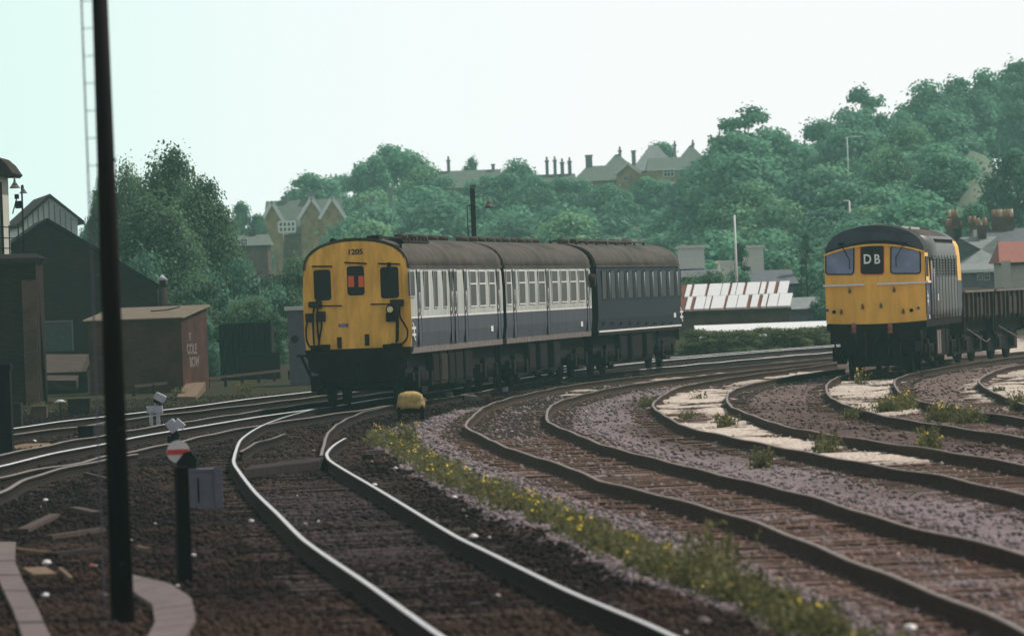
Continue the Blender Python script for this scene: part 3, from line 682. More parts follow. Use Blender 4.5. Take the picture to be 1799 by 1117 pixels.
for (px, py, h, n_, fl_, lb) in [
 (655, 783, .22, 60, .2, 'small weed tuft left of the yellow flowers near the tarpaulin cart'),
 (718, 792, .5, 110, .25, 'tall weed clump at the far end of the flower strip'),
 (1138, 716, .24, 70, 0, 'green tuft left of the curved rail by the white stone'),
 (1275, 752, .26, 130, .05, 'bushy tuft against the rail on the white stone'),
 (1208, 738, .2, 30, 0, 'sparse weed growing through the white stone'),
 (1225, 705, .24, 26, 0, 'thin weed in the far part of the white stone'),
 (1338, 822, .28, 90, 0, 'green weed on the gravel between two sidings'),
 (1452, 800, .34, 100, 0, 'weed clump against the rail near the white spill'),
 (1636, 800, .42, 140, .12, 'tall weed against the rail on the right siding'),
 (1510, 678, .42, 40, .7, 'yellow flowered ragwort in front of the locomotive'),
 (1505, 737, .24, 150, .05, 'low weeds left of the rail in front of the locomotive'),
 (1560, 728, .34, 220, .12, 'dense weed clump between the rails in front of the locomotive'),
 (1590, 722, .36, 220, .18, 'flowering weed clump right of the dense one before the locomotive'),
 (1655, 742, .34, 240, .2, 'wide flowering weed clump between the right rails'),
 (1700, 745, .3, 200, .1, 'weed clump right of the wide flowering one'),
 (1790, 722, .36, 140, .05, 'weed clump at the right edge beside the rail'),
 (1232, 1035, .55, 60, 0, 'dark upright weed standing above the near strip'),
 (1266, 1010, .45, 60, 0, 'second upright weed above the near strip'),
 (1755, 690, .15, 60, 0, 'low weeds between rail and white stone at the right'),
 (68, 728, .3, 160, 0, 'bright green weeds beside the left hut wall'),
 (378, 660, .9, 260, 0, 'long grass between the brick hut and the dark bin'),
 (495, 640, .8, 220, 0, 'long grass between the dark bin and the grey hut'),
 (315, 700, .3, 90, 0, 'weeds beside the timber ramp'),
 (430, 690, .3, 120, .05, 'weeds along the fence below the dark bin'),
 (525, 676, .3, 130, .05, 'weeds along the fence below the grey hut')]:
    g = G(px, py, -.18); tag(weeds('weed_plant', [(g.x, g.y)], int(n_*.6), .08 if n_ < 150 else .13, h, px, fl_*.35), lb, 'weed')
gr = []
for px in range(1190, 1480, 5):
    for q in range(3): g = G(px+rng.uniform(-4, 4), 611-(px-1190)*.04+rng.uniform(-3, 1), -.18); gr.append((g.x, g.y))
stuff(weeds('verge_grass', gr, 22, .35, .55, 9, .01), 'long grass on the verge beyond the far track', 'grass')
# ------------------------------------------------------------------ multiple unit
class Veh:
    """a railway vehicle: local +Y runs away from the camera, +X is the side seen on the image right"""
    def __init__(s, name, label, cat, pf, df, pr, dr, hw, group=None, py=540):
        a = P(pf, py, df); c = P(pr, py, dr); a.z = c.z = 0
        d = (c-a).normalized(); nrm = Vector((d.y, -d.x, 0)); o = a-nrm*hw; s.L = (c-a).length; s.hw = hw
        s.rz = -math.atan2(d.x, d.y); s.root = thing(name, label, cat, o, s.rz, group)
        s.o = o; s.d = d; s.n = nrm
    def side(s, px, py, x=None):
        x = s.hw if x is None else x; q = s.o+s.n*x; r = ray(px, py); c0 = Vector((0, 0, EYE))
        t = (q-c0).dot(s.n)/r.dot(s.n); h = c0+r*t-s.o; return h.dot(s.d), h.z
    def face(s, px, py, y=0):
        q = s.o+s.d*y; r = ray(px, py); c0 = Vector((0, 0, EYE)); t = (q-c0).dot(s.d)/r.dot(s.d); h = c0+r*t-s.o; return h.dot(s.n), h.z
def rrect(x0, x1, z0, z1, r, n=4):
    o = []
    for cx, cz, a in ((x1-r, z1-r, 0), (x0+r, z1-r, 90), (x0+r, z0+r, 180), (x1-r, z0+r, 270)):
        for k in range(n+1): t = R(a+90*k/n); o.append((cx+r*math.cos(t), cz+r*math.sin(t)))
    return o
ROOF_Z, CANT_Z, BOT = 3.84, 3.14, 1.30
def roof_arc(hw, cz, tz, n=16):
    return [(hw*math.cos(math.pi*k/n)*(1-.0*k), cz+(tz-cz)*(math.sin(math.pi*k/n)**.82)) for k in range(n+1)]
def coach_body(V, livery):
    hw = V.hw; L = V.L
    def sec(y, k=1): 
        sidep = [(-hw*.965, BOT), (hw*.965, BOT), (hw, 1.62), (hw, 1.955), (hw, 1.995), (hw, 2.6), (hw*.985, 3.0), (hw*.96, CANT_Z)]
        return sidep+roof_arc(hw*.96, CANT_Z, ROOF_Z-.03)[1:-1]+[(-p[0], p[1]) for p in reversed(sidep[2:])]
    s = sec(0); n = len(s); b = MB()
    def mf(k):
        z = (s[k][1]+s[(k+1) % n][1])/2
        if livery == 'blue': return 0
        return 1 if z > 1.99 else (2 if z > 1.955 else 0)
    b.loft([[Vector((p[0], y, p[1])) for p in s] for y in (0.0, L*.5, L)], mfun=mf, m=3, sm=False)
    body = b.build('body', ['blue' if livery != 'blue' else 'blue_dark', 'grey', 'white', 'black'], V.root)
    # roof sheet with rim
    b = MB(); ra = roof_arc(hw*.985, CANT_Z, ROOF_Z); ri = roof_arc(hw*.93, CANT_Z-.02, ROOF_Z-.06); ring = ra+list(reversed(ri))
    b.loft([[Vector((p[0], y, p[1])) for p in ring] for y in (-.05, .0, L*.33, L*.66, L+.05)], sm=True)
    b.box(hw*.955, hw*.998, -.02, L+.02, CANT_Z-.03, CANT_Z+.03)
    b.build('roof', 'roof', V.root)
    b = MB(); b.box(hw*.90, hw*.975, .1, L-.1, BOT-.14, BOT-.002); b.box(-hw*.975, -hw*.90, .1, L-.1, BOT-.14, BOT-.002)
    if livery == 'blue': b.box(hw*.975, hw*1.0, .1, L-.1, BOT-.06, BOT-.01, 1)
    b.build('solebar', ['sole' if livery != 'blue' else 'dark2', 'white'], V.root)
def coach_window(V, p0, p1, z0, z1, vent=True, m='glass_side', fr='grey', name='window'):
    y0 = V.side(p0, 520)[0]; y1 = V.side(p1, 520)[0]; hw = V.hw; X = hw+.004
    if y1-y0 < .12: y1 = y0+.12
    b = MB(); b.prism(rrect(y0, y1, z0, z1, min(.07, (y1-y0)*.3)), lambda a, c: (X+.004, a, c), lambda a, c: (X-.03, a, c)); o = b.build(name, m, V.root)
    b = MB(); t = .03
    b.box(X, X+.014, y0-t, y0, z0-t, z1+t); b.box(X, X+.014, y1, y1+t, z0-t, z1+t); b.box(X, X+.014, y0, y1, z1, z1+t); b.box(X, X+.014, y0, y1, z0-t, z0)
    if vent: b.box(X, X+.022, y0, y1, z0+(z1-z0)*.62, z0+(z1-z0)*.66)
    b.build('frame', fr, o); return o
def coach_door(V, px, z0=2.18, z1=3.02, w=.56, two=('blue', 'grey')):
    y = V.side(px, 520)[0]; hw = V.hw; b = MB(); X = hw
    b.box(X, X+.012, y-w/2, y+w/2, BOT+.05, 1.955, 0); b.box(X, X+.012, y-w/2, y+w/2, 1.999, CANT_Z-.06, 1)
    d = b.build('door', list(two), V.root)
    b = MB(); b.box(X+.012, X+.02, y-w/2+.09, y+w/2-.09, z0, z1); b.build('droplight', 'glass', d)
    b = MB()
    for s in (-1, 1): b.box(X+.001, X+.016, y+s*w/2-.012, y+s*w/2+.012, BOT+.05, CANT_Z-.06)
    b.build('door_gap', 'black', d)
    b = MB(); b.tube((X+.06, y-w/2-.06, 2.02), (X+.06, y-w/2-.06, 2.55), .016, m=0); b.box(X+.012, X+.06, y-w*.4, y-w*.15, 2.03, 2.09)
    b.build('handle', 'palegrey', d)
    return d
def bogie(V, yc, wb=2.6, hw=1.12, r=.46):
    b = MB()
    for s in (-1, 1):
        b.box(s*hw-.06, s*hw+.06, yc-wb/2-.6, yc+wb/2+.6, .52, .72)
        for a in (-1, 1): b.box(s*hw-.11, s*hw+.13, yc+a*wb/2-.17, yc+a*wb/2+.17, .36, .72)
        for a in (-.35, 0, .35): b.tube((s*(hw+.03), yc+a, .4), (s*(hw+.03), yc+a, .68), .09, n=8)
        b.box(s*hw-.09, s*hw+.1, yc-.55, yc+.55, .26, .38)
    b.box(-hw, hw, yc-.3, yc+.3, .45, .85)
    bo = b.build('bogie', 'dark', V.root)
    for a in (-1, 1):
        w_ = MB()
        for s in (-1, 1): w_.tube((s*.70, yc+a*wb/2, r), (s*.83, yc+a*wb/2, r), r, r, 22)
        w_.tube((-.8, yc+a*wb/2, r), (.8, yc+a*wb/2, r), .08); w_.build('wheelset', 'dark', bo)
def bufferbeam(V, y=0, hw=1.12, z=1.02):
    b = MB(); b.box(-hw, hw, y-.04, y+.16, .82, 1.2); b.build('buffer_beam', 'dark', V.root)
    for s in (-1, 1):
        b = MB(); b.tube((s*.86, y+.1, z), (s*.86, y-.34, z), .11, .09, 14); b.tube((s*.86, y-.34, z), (s*.86, y-.40, z), .25, .25, 20); b.build('buffer', 'dark', V.root)
    b = MB(); b.box(-.09, .09, y-.3, y, .92, 1.12); b.path([(0, y-.26, .95), (.0, y-.33, .7), (.03, y-.3, .45)], .04); b.build('coupling', 'dark', V.root)
def underbox(V, y0, y1, x0=.35, x1=1.15, z0=.38, z1=1.16, m='dark'):
    b = MB(); b.box(x0, x1, y0, y1, z0, z1); b.box(x1, x1+.02, y0+.06, y1-.06, z0+.07, z1-.1); b.build('equipment_box', m, V.root, .02)
# --- leading motor coach
V1 = Veh('railway_coach', 'leading coach with yellow end numbered 1205 and blue and grey side', 'railway coach', 722.5, 154.2, 884, 173.4, 1.235, 'coaches of the three coach train', 545)
coach_body(V1, 'bg')
hw = V1.hw
# yellow end
b = MB(); arc = roof_arc(hw*.955, CANT_Z+.0, ROOF_Z-.075); poly = [(-hw*.975, BOT+.02), (hw*.975, BOT+.02), (hw, 1.7), (hw, 2.6), (hw*.98, 3.0)]+arc+[(-hw*.98, 3.0), (-hw, 2.6), (-hw, 1.7)]
b.prism(poly, lambda x, z: (x, -.05, z), lambda x, z: (x, .02, z)); cab = b.build('yellow_end', 'yellow', V1.root)
def facewin(V, q, name, parent, y=-.05, m='glass', fr='yellow', r=.07, thick=.035):
    (x0, z1), (x1, z0) = V.face(q[0], q[1]), V.face(q[2], q[3])
    b = MB(); b.prism(rrect(x0, x1, z0, z1, r), lambda a, c: (a, y-.012, c), lambda a, c: (a, y+.02, c)); o = b.build(name, m, parent)
    out, inn = rrect(x0-thick, x1+thick, z0-thick, z1+thick, r+thick), rrect(x0-.004, x1+.004, z0-.004, z1+.004, r); b = MB(); n = len(out)
    for k in range(n):
        k2 = (k+1) % n; A, B, C, D = out[k], out[k2], inn[k2], inn[k]
        b.hexa([(A[0], y-.028, A[1]), (B[0], y-.028, B[1]), (B[0], y, B[1]), (A[0], y, A[1]), (D[0], y-.028, D[1]), (C[0], y-.028, C[1]), (C[0], y, C[1]), (D[0], y, D[1])])
    b.build('frame', fr, o); return o, (x0, x1, z0, z1)
facewin(V1, (551, 474.5, 583, 527.5), 'cab_window', V1.root)
o, q = facewin(V1, (609.5, 468, 641.5, 518.5), 'cab_window', V1.root); 
for u0, u1 in ((612, 623), (630, 640)):
    (a0, z1), (a1, z0) = V1.face(u0, 485), V1.face(u1, 504); b = MB(); b.box(a0, a1, -.068, -.063, z0, z1); b.build('orange_blind', 'orange', o)
facewin(V1, (668, 469.5, 702, 523.5), 'cab_window', V1.root)
# rain strips, wiper, number, handrails
for q in ((549, 468, 584, 468), (606, 461, 645, 463), (665, 463, 703, 464)):
    a, z = V1.face(q[0], q[1]); c, z2 = V1.face(q[2], q[3]); b = MB(); b.bar((a, -.09, z), (c, -.09, z2), .05, .035); b.build('rain_strip', 'dark2', V1.root)
a, z = V1.face(684, 465); b = MB(); b.box(a-.04, a+.04, -.12, -.05, z-.05, z+.05); b.path([(a, -.1, z), (a-.12, -.1, z-.35)], .01); b.build('wiper', 'black', V1.root)
a, z = V1.face(624.5, 443); text_obj('unit_number', '1205', .17, 'text_dark', V1.root, (a, -.056, z), (R(90), 0, 0), .003, .006, 1.08)
for u0, u1, v in ((566, 600, 537.5), (653, 689, 534.5)):
    a, z = V1.face(u0, v); c, z2 = V1.face(u1, v-.5); b = MB(); b.path([(a, -.05, z), (a, -.12, z), (c, -.12, z2), (c, -.05, z2)], .018); b.build('handrail', 'dark2', V1.root)
a, z = V1.face(604, 571.5); b = MB(); b.box(a-.11, a+.11, -.06, -.05, z-.035, z+.035); pl = b.build('depot_plate', 'blue_plate', V1.root)
b = MB(); b.box(a-.08, a+.06, -.064, -.060, z-.008, z+.008); b.build('pale_stripe', 'palegrey', pl)
# marker lamp
a, z = V1.face(687, 543.5); b = MB(); b.tube((a, -.05, z), (a, -.2, z), .12, .10, 16); lp = b.build('marker_lamp', 'black', V1.root)
b = MB(); b.tube((a, -.2, z), (a, -.22, z), .075, .065, 16); b.build('lens', 'lampglass', lp)
b = MB(); a2, z2 = V1.face(688, 557); b.box(a2-.11, a2+.11, -.17, -.05, z2-.10, z2+.10); b.build('jumper_box', 'black', V1.root)
# jumper cables and sockets
def cable(pts, r=.022, y=-.12):
    q = []; 
    for i, p in enumerate(cr([(p[0], p[1], 0) for p in pts], 4)): a, z = V1.face(p.x, p.y); q.append((a, y, z))
    b = MB(); b.path(q, r); b.build('jumper_cable', 'black', V1.root)
for pts in ([(553, 538), (551, 560), (552, 590), (553, 606)], [(560, 536), (558, 560), (560, 585), (562, 604)], [(566, 556), (566, 575), (563, 592), (561, 606)], [(542, 560), (539, 578), (540, 598), (546, 610)],
            [(699, 536), (698, 560), (698, 590), (697, 604)], [(703, 538), (704, 556), (712, 570), (717, 580), (716, 594), (708, 604)], [(692, 540), (700, 560), (700, 600)]): cable(pts)
for px, py, hx, hz in ((551, 535, .10, .07), (561, 535, .07, .09), (566, 556, .09, .12), (545, 558, .09, .10), (692, 532, .07, .08), (703, 532, .09, .08), (699, 545, .06, .12)):
    a, z = V1.face(px, py); b = MB(); b.box(a-hx, a+hx, -.18, -.04, z-hz, z+hz); b.build('jumper_socket', 'dark2', V1.root, .02)
for px, py in ((557, 610), (698, 606), (571, 609), (684, 608)):
    a, z = V1.face(px, py); b = MB(); b.box(a-.13, a+.13, -.2, -.04, z-.06, z+.05); b.build('jumper_receptacle', 'dark', V1.root, .02)
for px, py in ((597, 602), (645.5, 597)):
    a, z = V1.face(px, py); b = MB(); b.box(a-.05, a+.05, -.09, -.05, z-.13, z+.13); b.build('lamp_bracket', 'dark2', V1.root, .01)
b = MB(); b.prism([(-1.22, 1.31), (1.22, 1.31), (1.2, 1.15), (.95, .8), (.8, .55), (-.8, .55), (-.95, .8), (-1.2, 1.15)], lambda x, z: (x, -.10, z), lambda x, z: (x, .35, z)); b.build('end_valance', 'dark', V1.root)
bufferbeam(V1, -.12)
b = MB(); b.bar((-1.32, -.05, 1.18), (-1.0, -.05, .45), .06); b.box(-1.42, -1.1, -.15, .25, 1.17, 1.22); b.box(-1.1, -.8, -.15, .2, .42, .46); b.build('cab_step', 'dark', V1.root)
# roof fittings on the front
for px, py, kind in ((587, 424.5, 'horn'), (610, 424, 'horn'), (652, 421, 'box'), (660.5, 418, 'box'), (704, 424, 'horn')):
    a, z = V1.face(px, py, .35); zr = CANT_Z+(ROOF_Z-CANT_Z)*max(0, 1-(a/hw)**2)**.41
    b = MB()
    if kind == 'horn': b.tube((a, .1, z), (a, .75, z), .075, .05, 12); b.tube((a, .3, zr-.05), (a, .3, z), .03)
    else: b.box(a-.09, a+.09, .2, .75, zr-.05, z+.06)
    b.build('roof_horn' if kind == 'horn' else 'exhaust_box', 'black', V1.root)
def zx(v): return 690+v/4.652
coach_window(V1, zx(140), zx(176), 2.47, 3.02, False, 'glass_side')
for a_, c_ in ((258, 290), (335, 363), (414, 438)): coach_window(V1, zx(a_), zx(c_), 2.2, 3.03, False)
for a_, c_ in ((632, 680), (707, 755), (788, 832)): coach_window(V1, zx(a_), zx(c_), 2.18, 3.02, True, fr='white')
for c_ in (213, 478, 512, 594, 862): coach_door(V1, zx(c_))
# roof louvres and vents
def roofz(V, x): return CANT_Z+(ROOF_Z-CANT_Z)*max(0, 1-(x/(V.hw*.985))**2)**.41
def vents(V, ys, x=.0, r=.1):
    for y in ys:
        b = MB(); z = roofz(V, x); b.tube((x-.16, y, z+.03), (x+.16, y, z+.03), r, r, 12); b.box(x-.1, x+.1, y-.13, y+.13, z-.03, z+.05); b.build('roof_vent', 'roof', V.root)
b = MB()
for y in np.linspace(1.6, 7.2, 9): b.box(.25, .8, y-.1, y+.25, roofz(V1, .6)-.05, roofz(V1, .6)+.04)
for x in (.12, .78): b.path([(x, 1.4, roofz(V1, x)+.03), (x, 7.6, roofz(V1, x)+.03)], .025)
b.build('roof_exhaust_rack', 'dark2', V1.root)
vents(V1, (8.6, 10.5, 12.6, 14.8, 17), 0)
for y in (2.2, 16.0): bogie(V1, y)
for y0, y1, m in ((4.4, 5.6, 'dark2'), (6.0, 7.4, 'sole'), (7.7, 8.8, 'dark2'), (9.0, 10.6, 'dark'), (11, 12.6, 'dark2')): underbox(V1, y0, y1, m='dark2' if m == 'sole' else 'dark')
b = MB()   # double arrow emblem
def emblem(V, px, py, wd, ht, m='white', skew=1):
    y, z = V.side(px, py); X = V.hw+.006; b = MB(); t = ht*.12
    for s in (1, -1):
        b.prism([(y-wd*.5, z+s*ht*.18-t/2), (y+wd*.5, z+s*ht*.18-t/2), (y+wd*.5, z+s*ht*.18+t/2), (y-wd*.5, z+s*ht*.18+t/2)], lambda a, c: (X+.004, a, c), lambda a, c: (X-.002, a, c))
        b.prism([(y-s*wd*.42, z+s*ht*.5), (y-s*wd*.22, z+s*ht*.5), (y+s*wd*.22, z+s*ht*.18), (y+s*wd*.02, z+s*ht*.18)], lambda a, c: (X+.005, a, c), lambda a, c: (X-.002, a, c))
    b.prism([(y-wd*.10, z+ht*.18), (y+wd*.12, z+ht*.18), (y+wd*.10, z-ht*.18), (y-wd*.12, z-ht*.18)], lambda a, c: (X+.006, a, c), lambda a, c: (X-.002, a, c))
    b.build('arrow_emblem', m, V.root)
emblem(V1, 727, 582, .72, .42)
def panel(V, px, py, w_, h_, m='white', name='notice_panel'):
    y, z = V.side(px, py); b = MB(); b.box(V.hw, V.hw+.008, y-w_/2, y+w_/2, z-h_/2, z+h_/2); b.build(name, m, V.root)
panel(V1, 864.5, 577, .5, .14)
# --- centre trailer
V2 = Veh('railway_coach', 'middle coach of the train, blue and grey with a pale waist line', 'railway coach', 889.5, 174.1, 1040, 193.2, 1.235, 'coaches of the three coach train', 545)
coach_body(V2, 'bg')
zz = lambda v: 850+v/3.1025
for a_, c_ in ((123, 147), (192, 224), (246, 277), (298, 331), (371, 402), (421, 451), (471, 502), (519, 548)): coach_window(V2, zz(a_), zz(c_), 2.18, 3.02, True, fr='white')
for c_ in (166, 349, 566): coach_door(V2, zz(c_))
vents(V2, (1.2, 3.0, 4.6, 6.6, 7.8, 9.8, 11.2, 13, 14.6, 16.2)); panel(V2, 1022, 569, .5, .14)
for y in (2.6, 16.2): bogie(V2, y)
for y0, y1 in ((5, 6.4), (7.4, 9), (10.4, 12)): underbox(V2, y0, y1, m='dark')
# guard leaning out? dark round mirror-like drum at the gangway
b = MB(); y, z = V2.side(1036.5, 493); b.tube((V2.hw-.05, y, z), (V2.hw+.16, y, z), .22, .18, 14); b.build('gangway_lamp', 'dark2', V2.root)
# --- rear all blue coach
V3 = Veh('railway_coach', 'rear coach of the train, plain dark blue with closely spaced windows', 'railway coach', 1051, 194, 1197, 213, 1.235, 'coaches of the three coach train', 545)
coach_body(V3, 'blue')
for i, a_ in enumerate((645, 693, 742, 788, 835, 881, 925, 970, 1014)): 
    coach_window(V3, zz(a_), zz(a_+25), 2.2, 3.0, False, m='glass', fr='blue_dark')
    y = V3.side(zz(a_+34), 520)[0]; b = MB(); b.tube((V3.hw+.05, y, 2.15), (V3.hw+.05, y, 2.95), .022); b.build('grab_rail', 'palegrey', V3.root)
    y2, z2 = V3.side(zz(a_+10), 568); b = MB(); b.box(V3.hw, V3.hw+.012, y2-.28, y2+.28, z2-.03, z2+.04); b.build('foot_vent', 'black', V3.root)
coach_window(V3, zz(1058), zz(1074), 2.2, 3.0, False, m='glass', fr='blue_dark')
b = MB()
for x in (-.25, .5):
    b.path([(x, 1.0, roofz(V3, x)+.10), (x, 16.4, roofz(V3, x)+.10)], .035)
    for y in np.linspace(1.2, 16.2, 8): b.tube((x, y, roofz(V3, x)-.05), (x, y, roofz(V3, x)+.12), .04)
b.build('roof_pipe_rack', 'roof', V3.root); vents(V3, (1.4, 4.0, 6.8, 9.6, 12.4, 15.2), .1, .12)
emblem(V3, 1197, 552, .8, .45); panel(V3, 1185.5, 553.5, .5, .14)
for y in (2.6, 15.6): bogie(V3, y)
for y0, y1 in ((5, 6.6), (7.6, 10), (11, 12.6)): underbox(V3, y0, y1)
b = MB(); b.prism([(0, 1.2), (0, .9), (-.9, .45), (-4.6, .45), (-4.6, 1.2)], lambda a, z: (1.05, V3.L+a, z), lambda a, z: (-1.05, V3.L+a, z)); b.build('tail_underframe', 'dark', V3.root)
bufferbeam(V3, V3.L+.1)
for Vq, ya, yb in ((V1, .4, V1.L-.3), (V2, .3, V2.L-.3), (V3, .3, V3.L-1.2)):
    b = MB(); b.box(-1.0, 1.0, ya, yb, .62, 1.16); b.box(-.85, .85, 4.6, 13.8, .28, .62); b.build('underframe', 'dark', Vq.root)  # solid dark blocks added so no lit ground shows under the coaches
# gangways between the coaches
for Va in (V1, V2):
    b = MB(); b.box(-.55, .55, Va.L-.0, Va.L+.62, 1.15, 3.4); b.build('gangway_bellows', 'black', Va.root)
# ------------------------------------------------------------------ locomotive
V4 = Veh('diesel_locomotive', 'yellow nosed diesel locomotive showing D B in its front panel', 'locomotive', 1627, 176, 1690, 191.2, 1.325, None, 520)
hw = V4.hw; L = V4.L
def nose(x): return .16*(x/hw)**2      # plan curve of the front
ZB, ZC, ZT = 1.36, 3.12, 3.87
def lsec(y, dz=0, wsc=1.0, curve=False):
    side = [(-hw*.97, ZB), (hw*.97, ZB), (hw, 1.6), (hw, 2.36), (hw*.992, 2.75), (hw*.975, ZC)]
    return side, roof_arc(hw*.975, ZC, ZT)
side, arc_ = lsec(0); full = side+arc_[1:-1]+[(-p[0], p[1]) for p in reversed(side[2:])]
b = MB(); nn = len(full)
def lm(k):
    z = (full[k][1]+full[(k+1) % nn][1])/2; return 2 if z > 3.55 else 0
b.loft([[Vector((p[0], y, p[1])) for p in full] for y in (1.75, L*.4, L*.7, L-1.6)], mfun=lm, m=0, sm=True)
b.build('body', ['loco_side', 'loco_pale', 'roof'], V4.root)
b = MB(); b.loft([[Vector((p[0], y+(nose(p[0]) if y < .5 else 0), p[1])) for p in full] for y in (.16, 1.74)], mfun=lambda k: 2 if (full[k][1]+full[(k+1) % nn][1])/2 > ZC+.02 else (1 if (full[k][1]+full[(k+1) % nn][1])/2 > 2.36 else 0), m=0, sm=False)
b.build('cab', ['loco_side_low', 'yellow_loco', 'loco_roof'], V4.root)
b = MB(); b.loft([[Vector((p[0], y, p[1])) for p in full] for y in (L-1.59, L)], mfun=lambda k: 2 if (full[k][1]+full[(k+1) % nn][1])/2 > ZC+.3 else (1 if (full[k][1]+full[(k+1) % nn][1])/2 > 2.36 else 0), m=1, sm=False)
b.build('rear_cab', ['loco_side_low', 'yellow_loco', 'loco_side'], V4.root)
# front panel: curved in plan, brow lower than the dome
bz = lambda x: 3.13+.235*(1-(x/hw)**2)
b = MB(); N = 14; xs = [hw*.985*(2*i/N-1) for i in range(N+1)]
rows = [lambda x: ZB-.05*(1-(x/hw)**2), lambda x: 1.5, lambda x: 2.34, lambda x: 2.9, lambda x: bz(x)]
ysl = [0, 0, 0, .05, .10]
for i in range(N):
    for j in range(4):
        q = [(xs[i+a], nose(xs[i+a])+ysl[j+c]-.02, rows[j+c](xs[i+a])) for a, c in ((0, 0), (1, 0), (1, 1), (0, 1))]; b.poly(q, 0, False)
    q = [(xs[i+a], nose(xs[i+a])+yy, zz_) for a, yy, zz_ in ((0, -.02, rows[0](xs[i])), (0, .2, rows[0](xs[i])), (1, .2, rows[0](xs[i+1])), (1, -.02, rows[0](xs[i+1])))]; b.poly(q)
b.build('front_panel', 'yellow_loco', V4.root)
b = MB()   # brow moulding
for i in range(N): b.bar((xs[i], nose(xs[i])+.05, bz(xs[i])), (xs[i+1], nose(xs[i+1])+.05, bz(xs[i+1])), .09, .05)
b.build('brow', 'yellow_loco', V4.root)
# black dome from brow to roof
b = MB(); rings = []
for t in np.linspace(0, 1, 6):
    ring = []
    for k in range(21):
        x = hw*.985*(2*k/20-1); zt = ZC+(ZT-ZC)*max(0, 1-(x/(hw*.99))**2)**.41
        ring.append(Vector((x, (nose(x)+.06)*(1-t)+1.75*t, bz(x)*(1-t)+zt*t+math.sin(t*math.pi)**.8*.20*(1-(x/hw)**4)-.0)))
    rings.append(ring)
for a in range(5):
    for k in range(20): b.poly([rings[a][k], rings[a][k+1], rings[a+1][k+1], rings[a+1][k]], 0, True)
b.build('cab_roof', 'loco_roof', V4.root)
def lface(px, py): 
    x, z = V4.face(px, py, .02); return x, z
def fpoly(pts, name, m, y=-.03, parent=None, fr=None, ft=.03):
    q = [lface(*p) for p in pts]; cx = sum(p[0] for p in q)/len(q); cz = sum(p[1] for p in q)/len(q)
    # round corners
    rp = []
    n = len(q)
    for i in range(n):
        p0, p1, p2 = Vector(q[i-1]), Vector(q[i]), Vector(q[(i+1) % n]); rd = .09
        a = p1+(p0-p1).normalized()*rd; c = p1+(p2-p1).normalized()*rd
        for t in (0, .25, .5, .75, 1): rp.append(tuple((1-t)**2*a+2*t*(1-t)*p1+t*t*c))
    def off(x, z): return nose(x)+(max(0, z-2.34)*.10)
    b = MB(); b.prism(rp, lambda x, z: (x, off(x, z)+y-.015, z), lambda x, z: (x, off(x, z)+y+.06, z)); o = b.build(name, m, parent or V4.root)
    if fr:
        b = MB()
        for i in range(len(rp)):
            A, B = rp[i], rp[(i+1) % len(rp)]; b.bar((A[0], off(*A)+y-.015, A[1]), (B[0], off(*B)+y-.015, B[1]), ft, ft)
        b.build('seal', fr, o)
    return o
fpoly([(1450, 442.5), (1500, 433), (1500, 482), (1450, 482)], 'windscreen', 'glass_reflection', fr='black')
fpoly([(1565, 432), (1616, 440), (1617, 480.5), (1565, 480.5)], 'windscreen', 'glass_reflection', fr='black')
hc = fpoly([(1511.5, 430), (1552.5, 430), (1553, 482), (1512, 482)], 'headcode_panel', 'glass', fr='red', ft=.02)
for ch, px in (('D', 1524), ('B', 1541)):
    x, z = lface(px, 456); text_obj('headcode_letter', ch, .34, 'text_white', hc, (x, nose(x)-.055+.02, z), (R(90), 0, 0), .004, .008, .85)
for px0, py0, px1, py1 in ((1478, 430, 1492, 456), (1588, 429, 1574, 452)):
    x, z = lface(px0, py0); x2, z2 = lface(px1, py1); b = MB(); b.path([(x, .02, z), (x2, -.02, z2), (x2, -.02, z2-.25)], .012); b.box(x-.08, x+.08, -.03, .08, z-.02, z+.05); b.build('wiper', 'black', V4.root)
for u0, u1 in ((1440, 1519), (1541, 1627)):
    b = MB(); pts = []
    for i in range(7): x, z = lface(u0+(u1-u0)*i/6, 491.5); x = max(-hw*1.02, min(hw*1.02, x)); pts.append((x, nose(x)-.07, 2.345))
    for A, B in zip(pts[:-1], pts[1:]): b.bar(A, B, .06, .055)
    b.build('grab_handrail', 'white', V4.root)
b = MB(); b.box(hw, hw+.05, .2, 1.5, 2.33, 2.385); b.build('side_handrail', 'white', V4.root)
for px, py in ((1493, 512), (1571, 510), (1516, 540), (1548, 538), (1478, 549), (1587, 548)):
    x, z = lface(px, py); b = MB(); b.box(x-.035, x+.035, nose(x)-.065, nose(x)-.01, z-.045, z+.045); b.box(x-.015, x+.015, nose(x)-.075, nose(x)-.02, z+.03, z+.09); b.build('lamp_iron', 'tan', V4.root)
for px, py, m, r in ((1465, 548, 'black', .05), (1601, 545, 'black', .05), (1453, 545, 'blue_plate', .04), (1613, 541, 'blue_plate', .04)):
    x, z = lface(px, py); b = MB(); b.tube((x, nose(x)-.05, z), (x, nose(x)+.02, z), r, r, 14); b.build('control_socket', m, V4.root)
